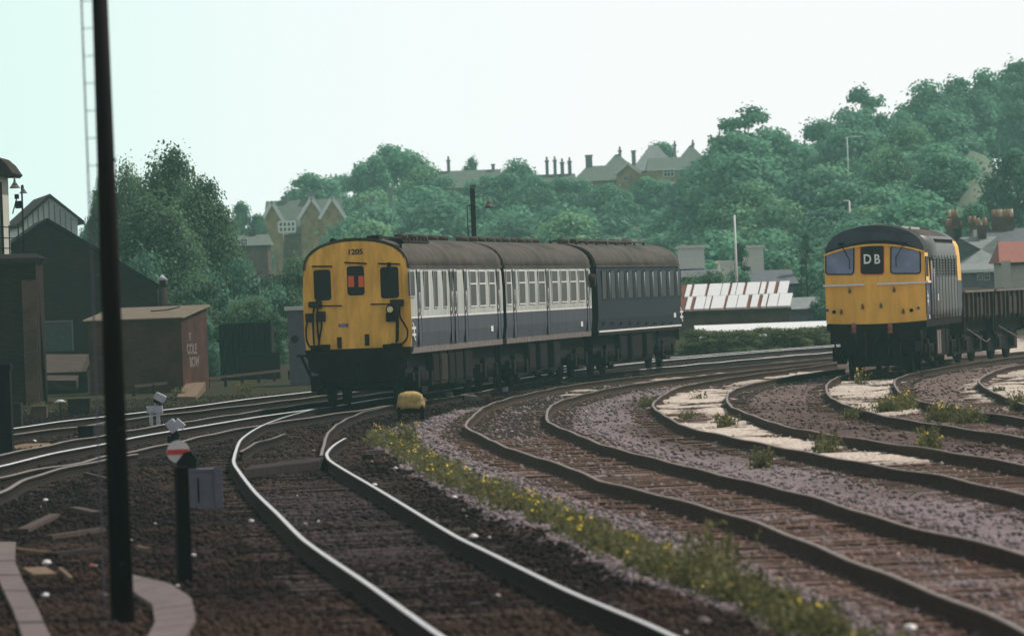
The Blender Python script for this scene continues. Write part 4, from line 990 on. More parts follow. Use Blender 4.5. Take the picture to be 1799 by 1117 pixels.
# cab side windows, door, grilles
def sbox(V, p0, p1, z0, z1, name, m, dx=.012, x=None, parent=None):
    y0 = V.side(p0, 480)[0]; y1 = V.side(p1, 480)[0]; X = V.hw if x is None else x; b = MB(); b.box(X-.01, X+dx, y0, y1, z0, z1); return b.build(name, m, parent or V.root)
b = MB(); b.box(hw-.02, hw+.008, .42, .78, 2.5, 3.02); b.build('cab_side_window', 'glass', V4.root)
b = MB(); b.box(hw-.02, hw+.008, .98, 1.2, 2.5, 3.02); b.build('cab_side_window', 'glass', V4.root)
b = MB(); b.box(hw-.01, hw+.012, 1.76, 2.45, ZB+.06, 3.0); dr = b.build('cab_door', 'black', V4.root)
b = MB(); b.tube((hw+.06, 1.66, 1.5), (hw+.06, 1.66, 2.9), .02); b.tube((hw+.06, 2.5, 1.5), (hw+.06, 2.5, 2.7), .02); b.build('door_handrail', 'palegrey', V4.root)
for i, y in enumerate(np.linspace(3.4, L-3.0, 8)):
    b = MB(); b.box(hw-.01, hw+.014, y, y+.75, 2.5, 2.98); gd = b.build('side_window' if i % 3 == 1 else 'louvre_panel', 'glass' if i % 3 == 1 else 'loco_side', V4.root)
    b = MB()
    for k in range(6): b.box(hw+.014, hw+.03, y+.04, y+.71, 2.54+k*.075, 2.56+k*.075)
    if i % 3 != 1: b.build('louvre', 'dark2', gd)
for y in np.linspace(2.9, L-2.0, 9):
    b = MB(); b.box(hw-.008, hw+.010, y-.02, y+.02, ZB, 3.05); b.build('panel_seam', 'dark2', V4.root)
b = MB()
for y in np.linspace(6, L-2.2, 12): b.box(hw*.80, hw*.93, y, y+.25, 3.3, 3.5)
b.build('cantrail_grille', 'dark2', V4.root)
for y0, y1, x0, x1, m in ((1.9, 4.6, -.55, .62, 'loco_pale'), (4.9, 8.4, -.6, .66, 'loco_pale'), (8.7, L-2, -.6, .6, 'roof')):
    b = MB(); b.hexa([(x0, y0, 3.8), (x1, y0, 3.72), (x1, y1, 3.72), (x0, y1, 3.8), (x0, y0, 3.905), (x1, y0, 3.84), (x1, y1, 3.84), (x0, y1, 3.905)]); b.build('roof_panel', m, V4.root)
emblem(V4, 1630, 524, .55, .4); panel(V4, 1648.5, 522, .3, .18); panel(V4, 1633, 556, .5, .1, 'palegrey')
b = MB(); b.box(-hw*.98, hw*.98, .12, L-.1, 1.18, ZB-.01); b.build('underframe', 'dark', V4.root)
b = MB(); b.prism([(-1.22, 1.33), (1.22, 1.33), (1.2, .95), (.9, .80), (-.9, .80), (-1.2, .95)], lambda x, z: (x, .04, z), lambda x, z: (x, .3, z)); b.build('front_valance', 'dark', V4.root)
bufferbeam(V4, .02, 1.2, 1.06)
for px in (1500, 1564):
    x, z = V4.face(px, 576, -.15); b = MB(); b.tube((x, -.18, z-.02), (x, -.18, z+.13), .075, .05, 12); b.tube((x, -.2, z-.02), (x, -.2, z-.14), .05, .07, 12); ho = b.build('hose_end', M['orange'] if False else 'tile_red', V4.root)
    b = MB(); b.path([(x, -.2, z-.14), (x+.02, -.26, z-.4), (x+.06, -.2, z-.75)], .03); b.build('hose', 'black', ho)
for x in (-1.1, -.55, -.3, .3, .6, 1.15):
    b = MB(); b.path([(x, -.05, 1.1), (x+.03, -.14, .85), (x, -.1, .5)], .028); b.build('brake_pipe', 'dark2', V4.root)
for y in (2.9, L-2.9): bogie(V4, y, 3.05, 1.15, .5)
b = MB(); b.box(-.98, .98, .35, L-.5, .55, 1.17); b.box(-.62, .62, .35, L-.6, .2, .55); b.build('underside_filler', 'dark', V4.root)  # solid dark block added to fill the bright gap under the locomotive
for y0, y1 in ((5.2, 7.0), (7.2, 9.0), (9.2, 10.4)): underbox(V4, y0, y1, .3, 1.2, .35, 1.16, 'dark')
b = MB(); b.box(1.21, 1.235, 5.4, 6.1, .42, 1.05); b.box(1.21, 1.235, 6.3, 6.9, .42, 1.05); b.build('tank_panel', 'sole', V4.root)
# ------------------------------------------------------------------ wagons
def wagon(pf, df, pr, dr, label, seed):
    V = Veh('mineral_wagon', label, 'wagon', pf, df, pr, dr, 1.22, 'mineral wagons behind the locomotive', 545); L = V.L; h = V.hw; rr = random.Random(seed)
    b = MB(); z0, z1 = 1.30, 2.0; t = .05
    b.box(h-t, h, 0, L, z0, z1); b.box(-h, -h+t, 0, L, z0, z1); b.box(-h+t, h-t, 0, t, z0, z1); b.box(-h+t, h-t, L-t, L, z0, z1); b.box(-h+t, h-t, t, L-t, z0, z0+.06); b.build('body', 'wagon', V.root)
    b = MB(); b.box(h-.08, h+.06, -.03, L+.03, z1, z1+.06); b.box(-h-.06, -h+.08, -.03, L+.03, z1, z1+.06); b.box(-h+.08, h-.08, -.03, .1, z1, z1+.06); b.box(-h+.08, h-.08, L-.1, L+.03, z1, z1+.06); b.build('top_rail', 'sole', V.root)
    for i in range(7):
        y = L*(i+.5)/7+rr.uniform(-.1, .1); b = MB(); b.box(h, h+.075, y-.05, y+.05, z0-.1, z1); b.build('side_stanchion', 'dark2' if i % 2 == 0 else 'wagon', V.root)
    b = MB(); b.box(h, h+.03, L*.38, L*.62, z0+.05, z1-.15); b.build('side_door', 'wagon', V.root)
    b = MB(); n = 12; X = np.linspace(-h+.06, h-.06, 7); Y = np.linspace(.07, L-.07, n); Z = [[z1-.12+rr.uniform(-.04, .16)+.1*(1-(x/h)**2) for x in X] for y in Y]
    for i in range(n-1):
        for j in range(6): b.poly([(X[j], Y[i], Z[i][j]), (X[j+1], Y[i], Z[i][j+1]), (X[j+1], Y[i+1], Z[i+1][j+1]), (X[j], Y[i+1], Z[i+1][j])])
    b.build('load', 'coal', V.root)
    b = MB(); b.box(h*.72, h*.82, -.1, L+.1, .86, z0); b.box(-h*.82, -h*.72, -.1, L+.1, .86, z0); b.box(-h, h, -.1, .05, .84, z0); b.box(-h, h, L-.05, L+.1, .84, z0); b.box(-.9, .9, .3, L-.3, .26, .84); b.box(-1.0, 1.0, .05, L-.05, .95, 1.29); b.build('underframe', 'dark', V.root)  # frame members, plus dark blocks added to shut off light below
    for y in (L/2-1.35, L/2+1.35):
        b = MB()
        for s in (-1, 1): b.tube((s*.70, y, .47), (s*.82, y, .47), .47, .47, 22)
        b.tube((-.8, y, .47), (.8, y, .47), .08); ws = b.build('wheelset', 'dark', V.root)
        for s in (-1, 1):
            b = MB(); b.box(s*1.0-.06, s*1.0+.06, y-.16, y+.16, .34, .62); b.prism([(y-.45, .9), (y-.12, .35), (y+.12, .35), (y+.45, .9)], lambda a, z: (s*.95, a, z), lambda a, z: (s*.92, a, z)); b.box(s*1.0-.05, s*1.0+.05, y-.5, y+.5, .66, .74)
            b.build('axle_guard', 'dark2', ws)
    b = MB(); b.bar((h*.9, L*.2, .98), (h*.98, L*.75, .55), .022, .022); b.bar((h*.98, L*.75, .55), (h*.98, L*.9, .62), .022); b.build('brake_lever', 'sole', V.root)
    for e, s0 in ((0, -1), (L, 1)):
        for s in (-1, 1):
            b = MB(); b.tube((s*.86, e+s0*.05, 1.0), (s*.86, e+s0*.28, 1.0), .08, .07, 10); b.tube((s*.86, e+s0*.28, 1.0), (s*.86, e+s0*.31, 1.0), .2, .2, 14); b.build('buffer', 'dark', V.root)
    return V
wagon(1694, 192.3, 1744, 198.0, 'rusty open mineral wagon coupled directly behind the locomotive', 1)
wagon(1749, 198.5, 1806, 204.2, 'rusty open mineral wagon at the right edge, second behind the locomotive', 2)
# ------------------------------------------------------------------ foreground pole
gp = G(216, 1098, -.18); s_ = F/gp.y
pole = thing('tall_pole', 'tall dark tarred pole standing in the left foreground, out of focus', 'pole', (gp.x, gp.y, -.18))
b = MB(); b.tube((0, 0, -.3), (0, 0, 6.2), .100, .058, 20); b.build('shaft', 'pole', pole)
b = MB()
for a in (0, 1, 2, 3): b.bar((.0+.02*a, -.088, .5+a*1.1), (.03+.02*a, -.088, .52+a*1.1), .05, .02)
b.build('pole_strap', 'dark2', pole)
lad = thing('pole_ladder', 'slim pale ladder fixed up the left side of the foreground pole', 'ladder', (gp.x, gp.y, -.18))
b = MB(); b.bar((-.145, .02, .1), (-.155, .02, 6.2), .014, .014); b.build('stile', 'hidgrey', lad)
for i in range(25):
    b = MB(); z = .4+i*.225; b.tube((-.15, .02, z), (-.07, .02, z), .004, n=6); b.build('rung', 'hidgrey', lad)
# concrete troughs
def strip(pl, pr, label, name='cable_trough', th=.06, seg=None):
    A = [G(p[0], p[1], -.11) for p in pl]; B = [G(p[0], p[1], -.11) for p in pr]; t = thing(name, label, 'concrete trough')
    for i in range(len(A)-1):
        n = 3
        for k in range(n):
            f0, f1 = k/n+.006, (k+1)/n-.006
            a0 = A[i].lerp(A[i+1], f0); a1 = A[i].lerp(A[i+1], f1); b0 = B[i].lerp(B[i+1], f0); b1 = B[i].lerp(B[i+1], f1); dn = Vector((0, 0, -.14)); u = Vector((0, 0, rng.uniform(-.006, .006)))
            b = MB(); b.hexa([a0+dn, b0+dn, b1+dn, a1+dn, a0+u, b0+u, b1+u, a1+u]); b.build('slab', 'concrete', t)
strip([(255, 1125), (272, 1090), (268, 1062), (238, 1040), (215, 1028)], [(322, 1125), (344, 1082), (336, 1050), (300, 1024), (232, 1008)], 'broad curved concrete kerb around the foot of the foreground pole')
strip([(52, 1150), (22, 1068), (0, 1022), (-10, 985), (-18, 950)], [(104, 1150), (66, 1068), (42, 1022), (26, 985), (28, 950)], 'curved concrete cable trough at the bottom left corner')
# short dark post
g = G(326, 1027, -.18); b = MB(); b.box(-.058, .058, -.05, .05, -.1, 1.10); b.box(-.07, .03, -.07, .05, .02, .5)
o = b.build('marker_post', 'pole'); o.location = g; o.rotation_euler = (0, R(-.2), .3); tag(o, 'short dark square timber post right of the foreground pole', 'post')
# shunting signal with disc
g = G(352, 896, -.18); gs = thing('shunting_signal', 'ground signal with white disc and red bar, grey box beside it', 'signal', g)
b = MB(); b.box(-.13, .25, -.12, .25, 0, .50); b.box(-.15, .27, -.14, .27, .50, .53); b.box(.20, .30, -.16, -.125, .02, .56); b.build('signal_box', 'hidgrey', gs)
b = MB(); b.box(-.02, .0, -.13, -.12, .1, .42); b.build('lid_gap', 'black', gs)
b = MB(); b.tube((-.17, .05, 0), (-.17, .05, .62), .035); b.prism([(-.30, .50), (-.05, .50), (-.04, .66), (-.12, .76), (-.20, .74), (-.3, .62)], lambda x, z: (x+.02, -.02, z), lambda x, z: (x+.02, .16, z)); b.build('lamp_case', 'black', gs)
dx, dy, dz_ = G(312, 860, 0).x-g.x, .35, .0
cp = P(313, 793, g.y+.3); cz = cp.z-g.z; cx = cp.x-g.x; rd = .145
b = MB(); b.tube((cx, .30, cz), (cx, .28, cz), rd, rd, 32); dsc = b.build('disc', 'whitewash', gs)
b = MB(); b.box(cx-rd*.95, cx+rd*.95, .268, .278, cz-.035, cz+.03); b.build('red_bar', 'red', dsc)
b = MB(); b.bar((cx, .33, cz), (cx, .33, 0), .05); b.build('stem', 'black', gs)
# two grey ground signals behind
def gsig(px, py, label, tilt, legs, headpx):
    g = G(px, py, -.18); t = thing('ground_signal', label, 'signal', g, group='grey ground signals between the tracks'); k = g.y/F
    hp = P(headpx[0], headpx[1], g.y); hx, hz = hp.x-g.x, hp.z-g.z; w_, h_ = headpx[2]*k/2, headpx[3]*k/2
    c, s = math.cos(tilt), math.sin(tilt); rot = lambda x, z: (hx+x*c-z*s, hz+x*s+z*c)
    b = MB(); b.prism([rot(*p) for p in rrect(-w_, w_, -h_, h_, .03)], lambda x, z: (x, -.12, z), lambda x, z: (x, .14, z)); hd = b.build('head', 'palegrey', t, .01)
    b = MB(); b.prism([rot(*p) for p in [(-w_*.9, -h_*1.0), (w_*.2, -h_*1.0), (w_*.1, -h_*1.9), (-w_*.7, -h_*1.9)]], lambda x, z: (x, -.08, z), lambda x, z: (x, .1, z)); b.build('hood', 'black', hd)
    b = MB(); b.tube((hx, 0, .3), (hx, 0, hz), .03); b.build('stem', 'black', t)
    if legs:
        b = MB(); b.box(-.19, .16, -.08, .1, .30, .46); b.box(-.17, -.02, -.1, -.08, .33, .43); b.tube((0, 0, .46), (0, 0, .6), .02); b.build('base_box', 'palegrey', t, .01)
        for x in (-.11, .045): b = MB(); b.box(x-.03, x+.05, -.05, .05, 0, .30); b.build('leg', 'palegrey', t)
    else:
        b = MB(); b.box(-.10, .10, -.05, .1, 0, .3); b.build('base_box', 'black', t)
gsig(274, 750, 'pale grey ground signal on two legs with a small tilted head', -.5, True, (281, 698, 20, 13))
gsig(305, 795, 'tilted pale grey signal head showing above the white disc', .62, False, (303, 748, 17, 22))
b = MB(); b.prism([(-.02, .0), (.12, -.1), (.17, -.03), (.04, .09)], lambda x, z: (x, -.1, z), lambda x, z: (x, .1, z)); o = b.build('signal_hood', 'palegrey'); o.location = P(308, 744, G(305, 795).y); tag(o, 'bent grey metal hood beside the tilted signal head', 'signal hood')
# covered trolley
g = G(722, 739, -.18); t = thing('covered_trolley', 'small four legged trolley under a crumpled yellow tarpaulin', 'trolley', g); k = F/g.y
rr = np.random.RandomState(2); b = MB(); rings = []
nseg = 22; levels = [(0, .30, 1.02), (.06, .30, 1.04), (.13, .29, 1.02), (.20, .275, .98), (.265, .25, .9), (.31, .19, .78), (.335, .09, .5), (.34, .015, .1)]
for i, (z, r, q) in enumerate(levels):
    ring = []
    for j in range(nseg):
        a = 2*math.pi*j/nseg; sx = math.copysign(abs(math.cos(a))**.55, math.cos(a)); sy = math.copysign(abs(math.sin(a))**.55, math.sin(a))
        wob = 1+.05*math.sin(3*a+i*.8)+rr.uniform(-.03, .03)
        ring.append(Vector((sx*r*wob, sy*r*.85*wob, .285+z+(rr.uniform(-.015, .015) if i < 2 else rr.uniform(-.008, .008))-(.03*abs(math.sin(4*a)) if i == 0 else 0))))
    rings.append(ring)
b.loft(rings, sm=True); b.tube((.27, -.05, .44), (.33, -.06, .46), .03, .015, 8); b.build('tarpaulin', 'tarp', t)
b = MB(); b.box(-.25, .25, -.2, .2, .16, .34); b.build('body', 'black', t)
for x in (-.24, .24):
    for y in (-.19, .19): b = MB(); b.box(x-.04, x+.04, y-.03, y+.03, 0, .3); b.build('leg', 'black', t)
b = MB(); b.box(-.22, .22, -.21, -.18, .03, .06); b.build('crossbar', 'dark2', t)
# rubble, sleepers ends and boxes near the train
for (px, py, w_, h_, m, lb) in [(765, 700, .35, .12, 'dark2', 'dark block beside the train under the first coach'), (790, 702, .16, .2, 'palegrey', 'small pale block beside the train bogie'), (826, 706, .36, .17, 'sole', 'grey concrete block right of the tarpaulin trolley'), (888, 694, .16, .2, 'palegrey', 'small upright pale block near the wavy siding'), (870, 697, .8, .12, 'dark2', 'low dark timber beside the wavy siding'), (876, 725, .36, .05, 'black', 'short black plate lying inside the wavy siding'), (1060, 690, .8, .03, 'whitewash', 'pale strip of stone on the ground beside the rusty siding end'), (668, 800, .34, .1, 'concrete', 'grey stone slab left of the flowering weeds'), (648, 812, .2, .14, 'dark2', 'dark lump beside the slab left of the weeds')]:
    g = G(px, py, -.19); b = MB(); q = rng.uniform(.8, 1.2)
    b.hexa([(-w_/2, -.2, 0), (w_/2, -.22, 0), (w_/2*.9, .25, 0), (-w_/2, .2, 0), (-w_/2*.92, -.17, h_), (w_/2*.85, -.2, h_*.9*q), (w_/2*.85, .2, h_), (-w_/2*.9, .2, h_)]); o = b.build('stone_block', m, None, .01); o.location = g; o.rotation_euler = (0, 0, rng.uniform(-.3, .3)); tag(o, lb, 'block')
# loose timbers and litter in the left foreground
for (x0, y0, x1, y1, wd, m, lb) in [(28, 966, 85, 972, .05, 'tan', 'pale tan broken plank lying at the lower left'), (84, 944, 178, 930, .10, 'timber', 'long grey timber lying behind the tan plank'), (40, 932, 96, 905, .12, 'timber', 'dark timber slanting up at the lower left'), (130, 893, 172, 902, .12, 'timber', 'grey timber end left of the foreground pole'), (105, 1000, 126, 1018, .03, 'tan', 'thin pale stick at the lower left'), (60, 1000, 80, 1012, .2, 'tan', 'broken tan box at the lower left'), (150, 832, 190, 842, .05, 'timber', 'thin timber near the left edge rail'), (242, 962, 262, 966, .035, 'tan', 'small pale stick right of the foreground pole'), (90, 975, 170, 965, .14, 'dark2', 'dark heavy timber between the two planks')]:
    a, c = G(x0, y0, -.13), G(x1, y1, -.13); b = MB(); b.bar(a, c, wd*1.1, .05); tag(b.build('loose_timber', m), lb, 'timber')
lt = random.Random(8)
for (px, py, m, sz, lb) in [(82, 992, 'whitewash', .05, 'scrap of white paper beside the tan box'), (80, 1048, 'sheet_w', .035, 'pale blue scrap by the concrete trough'), (80, 880, 'whitewash', .035, 'white stone high on the left bank'), (160, 996, 'tile_red', .035, 'pinkish scrap left of the pole'), (442, 917, 'whitewash', .035, 'white stone left of the nearest rail'), (340, 977, 'whitewash', .03, 'white stone beside the short dark post'), (312, 1030, 'whitewash', .02, 'small white stone on the curved kerb edge'), (832, 945, 'whitewash', .045, 'round white stone beside the right rail of the nearest track'), (860, 945, 'whitewash', .02, 'small white stone right of the round one'), (658, 853, 'whitewash', .035, 'white scrap against the right rail of the nearest track'), (799, 875, 'sheet_w', .035, 'pale blue white stone beside the weeds'), (1370, 1095, 'whitewash', .05, 'white paper scrap near the bottom right weeds'), (1236, 1097, 'concrete', .06, 'pale stone at the bottom between the near rails'), (1598, 1108, 'whitewash', .05, 'white stone at the bottom right between the sidings'), (1384, 760, 'whitewash', .02, 'tiny white stone by the siding'), (1030, 724, 'whitewash', .03, 'white stone inside the wavy siding'), (60, 777, 'sheet_w', .05, 'small pale cube between the main tracks')]:
    g = G(px, py, -.16); b = MB(); rings = []
    for z, r in ((0, .8), (.4, 1.1), (.8, .75), (1, .2)): rings.append([Vector((math.cos(k)*sz*r*lt.uniform(.8, 1.2), math.sin(k)*sz*r*1.2*lt.uniform(.8, 1.2), z*sz*1.1)) for k in np.linspace(0, 5.6, 9)])
    b.loft(rings, sm=False); o = b.build('white_stone', m); o.location = g; tag(o, lb, 'litter')
# ------------------------------------------------------------------ buildings
def wall_windows(t, wins, yface, d, m='window_dark', fr='curtain'):
    for (x0, x1, z0, z1) in wins:
        b = MB(); b.box(x0, x1, yface-.05, yface+.02, z0, z1); o = b.build('window', m, t)
        b = MB(); f = (x1-x0)*.08; y0, y1 = yface-.10, yface-.052
        b.box(x0-f, x0, y0, y1, z0-f, z1+f); b.box(x1, x1+f, y0, y1, z0-f, z1+f); b.box(x0, x1, y0, y1, z1, z1+f); b.box(x0, x1, y0, y1, z0-f, z0)
        for k in (1, 2): xx = x0+(x1-x0)*k/3; b.box(xx-f*.4, xx+f*.4, y0, y1, z0, z1)
        zz_ = z0+(z1-z0)*.62; b.box(x0, x1, y0+.005, y1, zz_-f*.35, zz_+f*.35)
        b.build('frame', fr, o)
def house(px0, px1, yeave, yridge, d, label, ridge='x', dep=7, wall='brick_far', roof='stone_slate', wins=(), chim=(), name='house', cat='house', group=None, barge=None, rz=0, over=.25, zb=None, hip=0, pots='pot'):
    a, c = P(px0, yeave, d), P(px1, yeave, d); x0, x1 = a.x, c.x; xm = (x0+x1)/2; ze = (a.z+c.z)/2; zr = P((px0+px1)/2, yridge, d).z; zb = float(terrain(xm, d))-1.5 if zb is None else zb
    t = thing(name, label, cat, (xm, d, zb), rz, group); w_ = (x1-x0)/2; H = ze-zb; Hr = zr-zb; b = MB()
    if ridge == 'y':
        b.prism([(-w_, 0), (w_, 0), (w_, H), (0, Hr-.05), (-w_, H)], lambda x, z: (x, 0, z), lambda x, z: (x, dep, z)); b.build('wall', wall, t)
        b = MB(); th = .14
        for s in (-1, 1):
            e = (s*(w_+over), H-over*(Hr-H)/w_); b.hexa([(0, -over, Hr), (e[0], -over, e[1]), (e[0], dep+over, e[1]), (0, dep+over, Hr), (0, -over, Hr+th), (e[0], -over, e[1]+th), (e[0], dep+over, e[1]+th), (0, dep+over, Hr+th)])
        b.build('roof', roof, t)
        if barge:
            b = MB()
            for s in (-1, 1): b.bar((0, -over-.03, Hr+.02), (s*(w_+over), -over-.03, H-over*(Hr-H)/w_+.02), .06, .30)
            b.build('bargeboard', barge, t)
    else:
        b.box(-w_, w_, 0, dep, 0, H); 
        if not hip: b.prism([(0, H), (dep, H), (dep/2, Hr-.05)], lambda y, z: (-w_+.0, y, z), lambda y, z: (w_, y, z))
        b.build('wall', wall, t); b = MB(); hp = hip
        b.poly([(-w_-over, -over, H), (w_+over, -over, H), (w_-hp, dep/2, Hr), (-w_+hp, dep/2, Hr)]); b.poly([(w_+over, dep+over, H), (-w_-over, dep+over, H), (-w_+hp, dep/2, Hr), (w_-hp, dep/2, Hr)])
        b.poly([(-w_-over, dep+over, H), (-w_-over, -over, H), (-w_+hp, dep/2, Hr)]); b.poly([(w_+over, -over, H), (w_+over, dep+over, H), (w_-hp, dep/2, Hr)]); b.poly([(-w_-over, -over, H-.02), (w_+over, -over, H-.02), (w_+over, dep+over, H-.02), (-w_-over, dep+over, H-.02)])
        b.build('roof', roof, t)
        b = MB(); b.box(-w_-over, w_+over, -over-.1, -over, H-.12, H+.02); b.build('gutter', 'curtain' if barge else 'dark2', t)
    if wins: wall_windows(t, [(P(q[0], 400, d).x-xm, P(q[1], 400, d).x-xm, P(q[0], q[3], d).z-zb, P(q[0], q[2], d).z-zb) for q in wins], 0, d)
    for q in chim:   # px centre, ytop, width px, pots
        cx = P(q[0], q[1], d).x-xm; top = P(q[0], q[1], d).z-zb; cw = q[2]*d/F/2*(.8 if d > 600 else 1); yc = dep/2 if ridge == 'x' else dep*.4
        b = MB(); b.box(cx-cw, cx+cw, yc-.35, yc+.35, H*.6, top-.1); b.box(cx-cw-.07, cx+cw+.07, yc-.42, yc+.42, top-.1, top+.06); ch = b.build('chimney', 'slate_pale' if d > 600 else q[4] if len(q) > 4 else 'brick_side', t)  # far chimneys take a paler colour that stands in for haze
        for i in range(q[3]):
            xx = cx if q[3] == 1 else cx-cw*.8+1.6*cw*i/(q[3]-1); b = MB(); b.tube((xx, yc, top+.06), (xx, yc, top+.06+.42), .13, .10, 10); b.build('chimney_pot', 'pot_pale' if (i*7+int(q[0])) % 3 == 0 else pots, ch)
    return t
# left side
g = G(30, 712, -.2)
house(-160, 62, 458, 448, 190, 'sooty brick lineside building at the left edge with a flat dark roof', 'x', 3, 'brick_dark', 'dark', name='brick_building', cat='building', zb=-.2, over=.12, hip=.1, rz=R(0))
b = MB(); b.box(P(38, 500, 189.8).x, P(62, 500, 189.8).x, 189.78, 189.9, -.2, P(50, 492, 190).z); tag(b.build('sunlit_side_face', 'brick_side'), 'lighter brick strip painted as the sunlit side face of the left building', 'wall face')  # slab added in lighter brick, sunlight on the side face painted in
b = MB(); b.path([(P(72, 480, 191).x, 191, -.2), (P(66, 480, 191).x, 191, 3.0)], .05); tag(b.build('drain_pipe', 'black'), 'black drainpipe on the corner of the left brick building', 'pipe')
house(-101, 277, 512, 390, 232, 'large sooty brick shed with one broad gable behind the brick hut', 'y', 12, 'brick_dark', 'dark', name='brick_shed', cat='shed', zb=-.2, over=.1, rz=R(6))
b = MB(); a, c = P(76, 618, 231.9), P(128, 562, 231.9); b.box(a.x, c.x, 231.9, 231.98, a.z, c.z); t = b.build('shed_window', 'window_dark'); tag(t, 'wide dark window in the sooty shed above the sloping hatch', 'window')
b = MB(); b.box(a.x, a.x+.05, 231.82, 231.9, a.z, c.z); b.box(c.x-.05, c.x, 231.82, 231.9, a.z, c.z); b.box(a.x+.05, c.x-.05, 231.82, 231.9, c.z-.06, c.z); b.build('frame', 'hidgrey', t)
house(42, 136, 386, 346, 310, 'pale corrugated gable building rising behind the sooty brick shed', 'y', 14, 'asb', 'dark2', name='corrugated_building', cat='building', zb=-.2, over=.3, rz=R(7))
b = MB()
for i in range(9): px = 50+i*9.5; p = P(px, 420, 309.9); b.box(p.x-.02, p.x+.02, 309.86, 309.99, 4, P(px, 384-(34 if 40 < px < 200 else 0)*max(0, 1-abs(px-88)/47), 310).z-.1)
tag(b.build('cover_strips', 'hidgrey'), 'thin vertical cover strips on the pale corrugated gable', 'cladding strips')
# sloping brown chute
b = MB(); a0, a1, a2, a3 = P(62, 622, 215), P(156, 622, 215), P(134, 668, 212), P(60, 668, 212)
b.hexa([a3, a2, a1, a0, a3+Vector((0, .2, -.3)), a2+Vector((0, .2, -.3)), a1+Vector((0, .2, -.3)), a0+Vector((0, .2, -.3))]); tag(b.build('sloping_hatch', 'timber'), 'sloping brown hatch panel at the foot of the sooty shed', 'hatch')
b = MB(); b.box(P(20, 700, 214).x, P(160, 700, 214).x, 212.6, 215, -.2, .5); tag(b.build('low_wall', 'brick_dark'), 'low dark wall under the sloping brown hatch', 'wall')
# signal box fragment
d = 200; t = thing('signal_cabin', 'cream signal cabin corner with a dark overhanging roof at the left edge', 'building', (P(-40, 700, d).x, d, -.2)); f = lambda px, py: (P(px, py, d).x-t.location.x, P(px, py, d).z+.2)
(x0, z1), (x1, z0) = f(-120, 300), f(6, 452); b = MB(); b.box(x0, x1, 0, 3, 0, z1); b.build('wall', 'render', t)
b = MB(); q = [f(-120, 262), f(0, 277), f(13, 288), f(25, 305), f(20, 310), f(-120, 308)]; b.prism(q, lambda x, z: (x, -.6, z), lambda x, z: (x, 3.5, z)); b.build('roof', 'dark2', t)
for px in (-6, 1): x, z = f(px, 320); b = MB(); b.box(x-.04, x+.04, -.06, 0, z-2.6, z); b.build('window_post', 'dark2', t)
b = MB()
for py in (400, 419, 437): a, c = f(-40, py-2), f(34, py); b.bar((a[0], -.5, a[1]), (c[0], -.5, c[1]), .03)
for px in (-6, 18, 34): a, c = f(px, 396), f(px+2, 462); b.bar((a[0], -.5, a[1]), (c[0], -.5, c[1]), .035)
b.build('railing', 'black', t)
def shade_lamp(px, py, d, s, label, arm=None):
    p = P(px, py, d); t = thing('yard_lamp', label, 'lamp', p); b = MB(); b.tube((0, 0, 0), (0, 0, .10*s), .20*s, .14*s, 16); b.tube((0, 0, .10*s), (0, 0, .24*s), .13*s, .05*s, 14); b.tube((0, 0, .24*s), (0, 0, .38*s), .045*s, .03*s, 8); b.build('shade', 'sole', t)
    if arm: q = P(arm[0], arm[1], d)-p; b = MB(); b.path([(0, 0, .36*s), (0, 0, max(q.z, .4*s)), (q.x, 0, max(q.z, .4*s))], .022); b.build('bracket', 'black', t)
    return t
shade_lamp(26, 331, 198, .8, 'conical enamel lamp hanging from the cabin eave', (18, 310))
shade_lamp(41, 340, 199, .6, 'smaller conical lamp on the slim post right of the cabin', (38, 326))
b = MB(); a = P(38, 326, 199); c = P(43, 470, 199); b.path([tuple(a), tuple(c)], .03); q = P(34, 359, 199); b.box(q.x-.12, q.x+.1, 198.9, 199.1, q.z-.12, q.z+.1); q = P(30, 346, 199); b.box(q.x-.07, q.x+.05, 198.9, 199.1, q.z-.06, q.z+.08); b.path([tuple(q), tuple(P(22, 376, 199))], .02)
tag(b.build('lamp_post', 'black'), 'slim dark post with small boxes beside the signal cabin', 'post')
# brick hut with graffiti
d = G(322, 690, -.2).y; xr = P(321, 640, d).x; xl = P(157, 640, d).x; xrb = P(366, 640, d+4.2).x; t = thing('brick_hut', 'small red brick hut with a corrugated roof and white graffiti on its end', 'hut', (xr, d, -.2)); dp = 4.2
dx = xrb-xr; W_ = xr-xl; zf = P(322, 559, d).z+.2; zbk = P(366, 541, d+dp).z+.2; sh = lambda x, y: (x+dx*y/dp, y)
b = MB(); b.hexa([(-W_, 0, 0), (0, 0, 0), (dx, dp, 0), (-W_+dx, dp, 0), (-W_, 0, zf), (0, 0, zf), (dx, dp, zbk), (-W_+dx, dp, zbk)]); wl = b.build('wall', 'brick_red', t)
b = MB(); n = 44
for i in range(n):
    x0 = -W_-.12+(W_+.24)*i/n; x1 = -W_-.12+(W_+.24)*(i+1)/n; xm = (x0+x1)/2
    for xa, za, xb, zb_ in ((x0, .03, xm, .085), (xm, .085, x1, .03)):
        b.poly([(xa-.05, -.12, zf+za-.03), (xb-.05, -.12, zf+zb_-.03), (xb+dx, dp+.15, zbk+zb_+.03), (xa+dx, dp+.15, zbk+za+.03)])
b.build('roof', 'asb_roof', t)
for x, y in ((-W_*.35, 1.4),): b = MB(); b.path([(x, y, zf+.25), (x+.5, y+.1, zf+.27), (x+.9, y+.15, zf+.35)], .02); b.build('wire', 'black', t)
ang = math.atan2(dp, dx); 
for sx, v, z, s_ in (('IT', .30, 1.62, .26), ('COLE', .36, 1.24, .34), ('BOW', .44, .84, .34)):
    o = text_obj('graffiti', sx, s_*1.25, 'graf', wl, (dx*v+.012, dp*v-.012, z+.06), (R(90), 0, ang), .004, .012, 1.55)
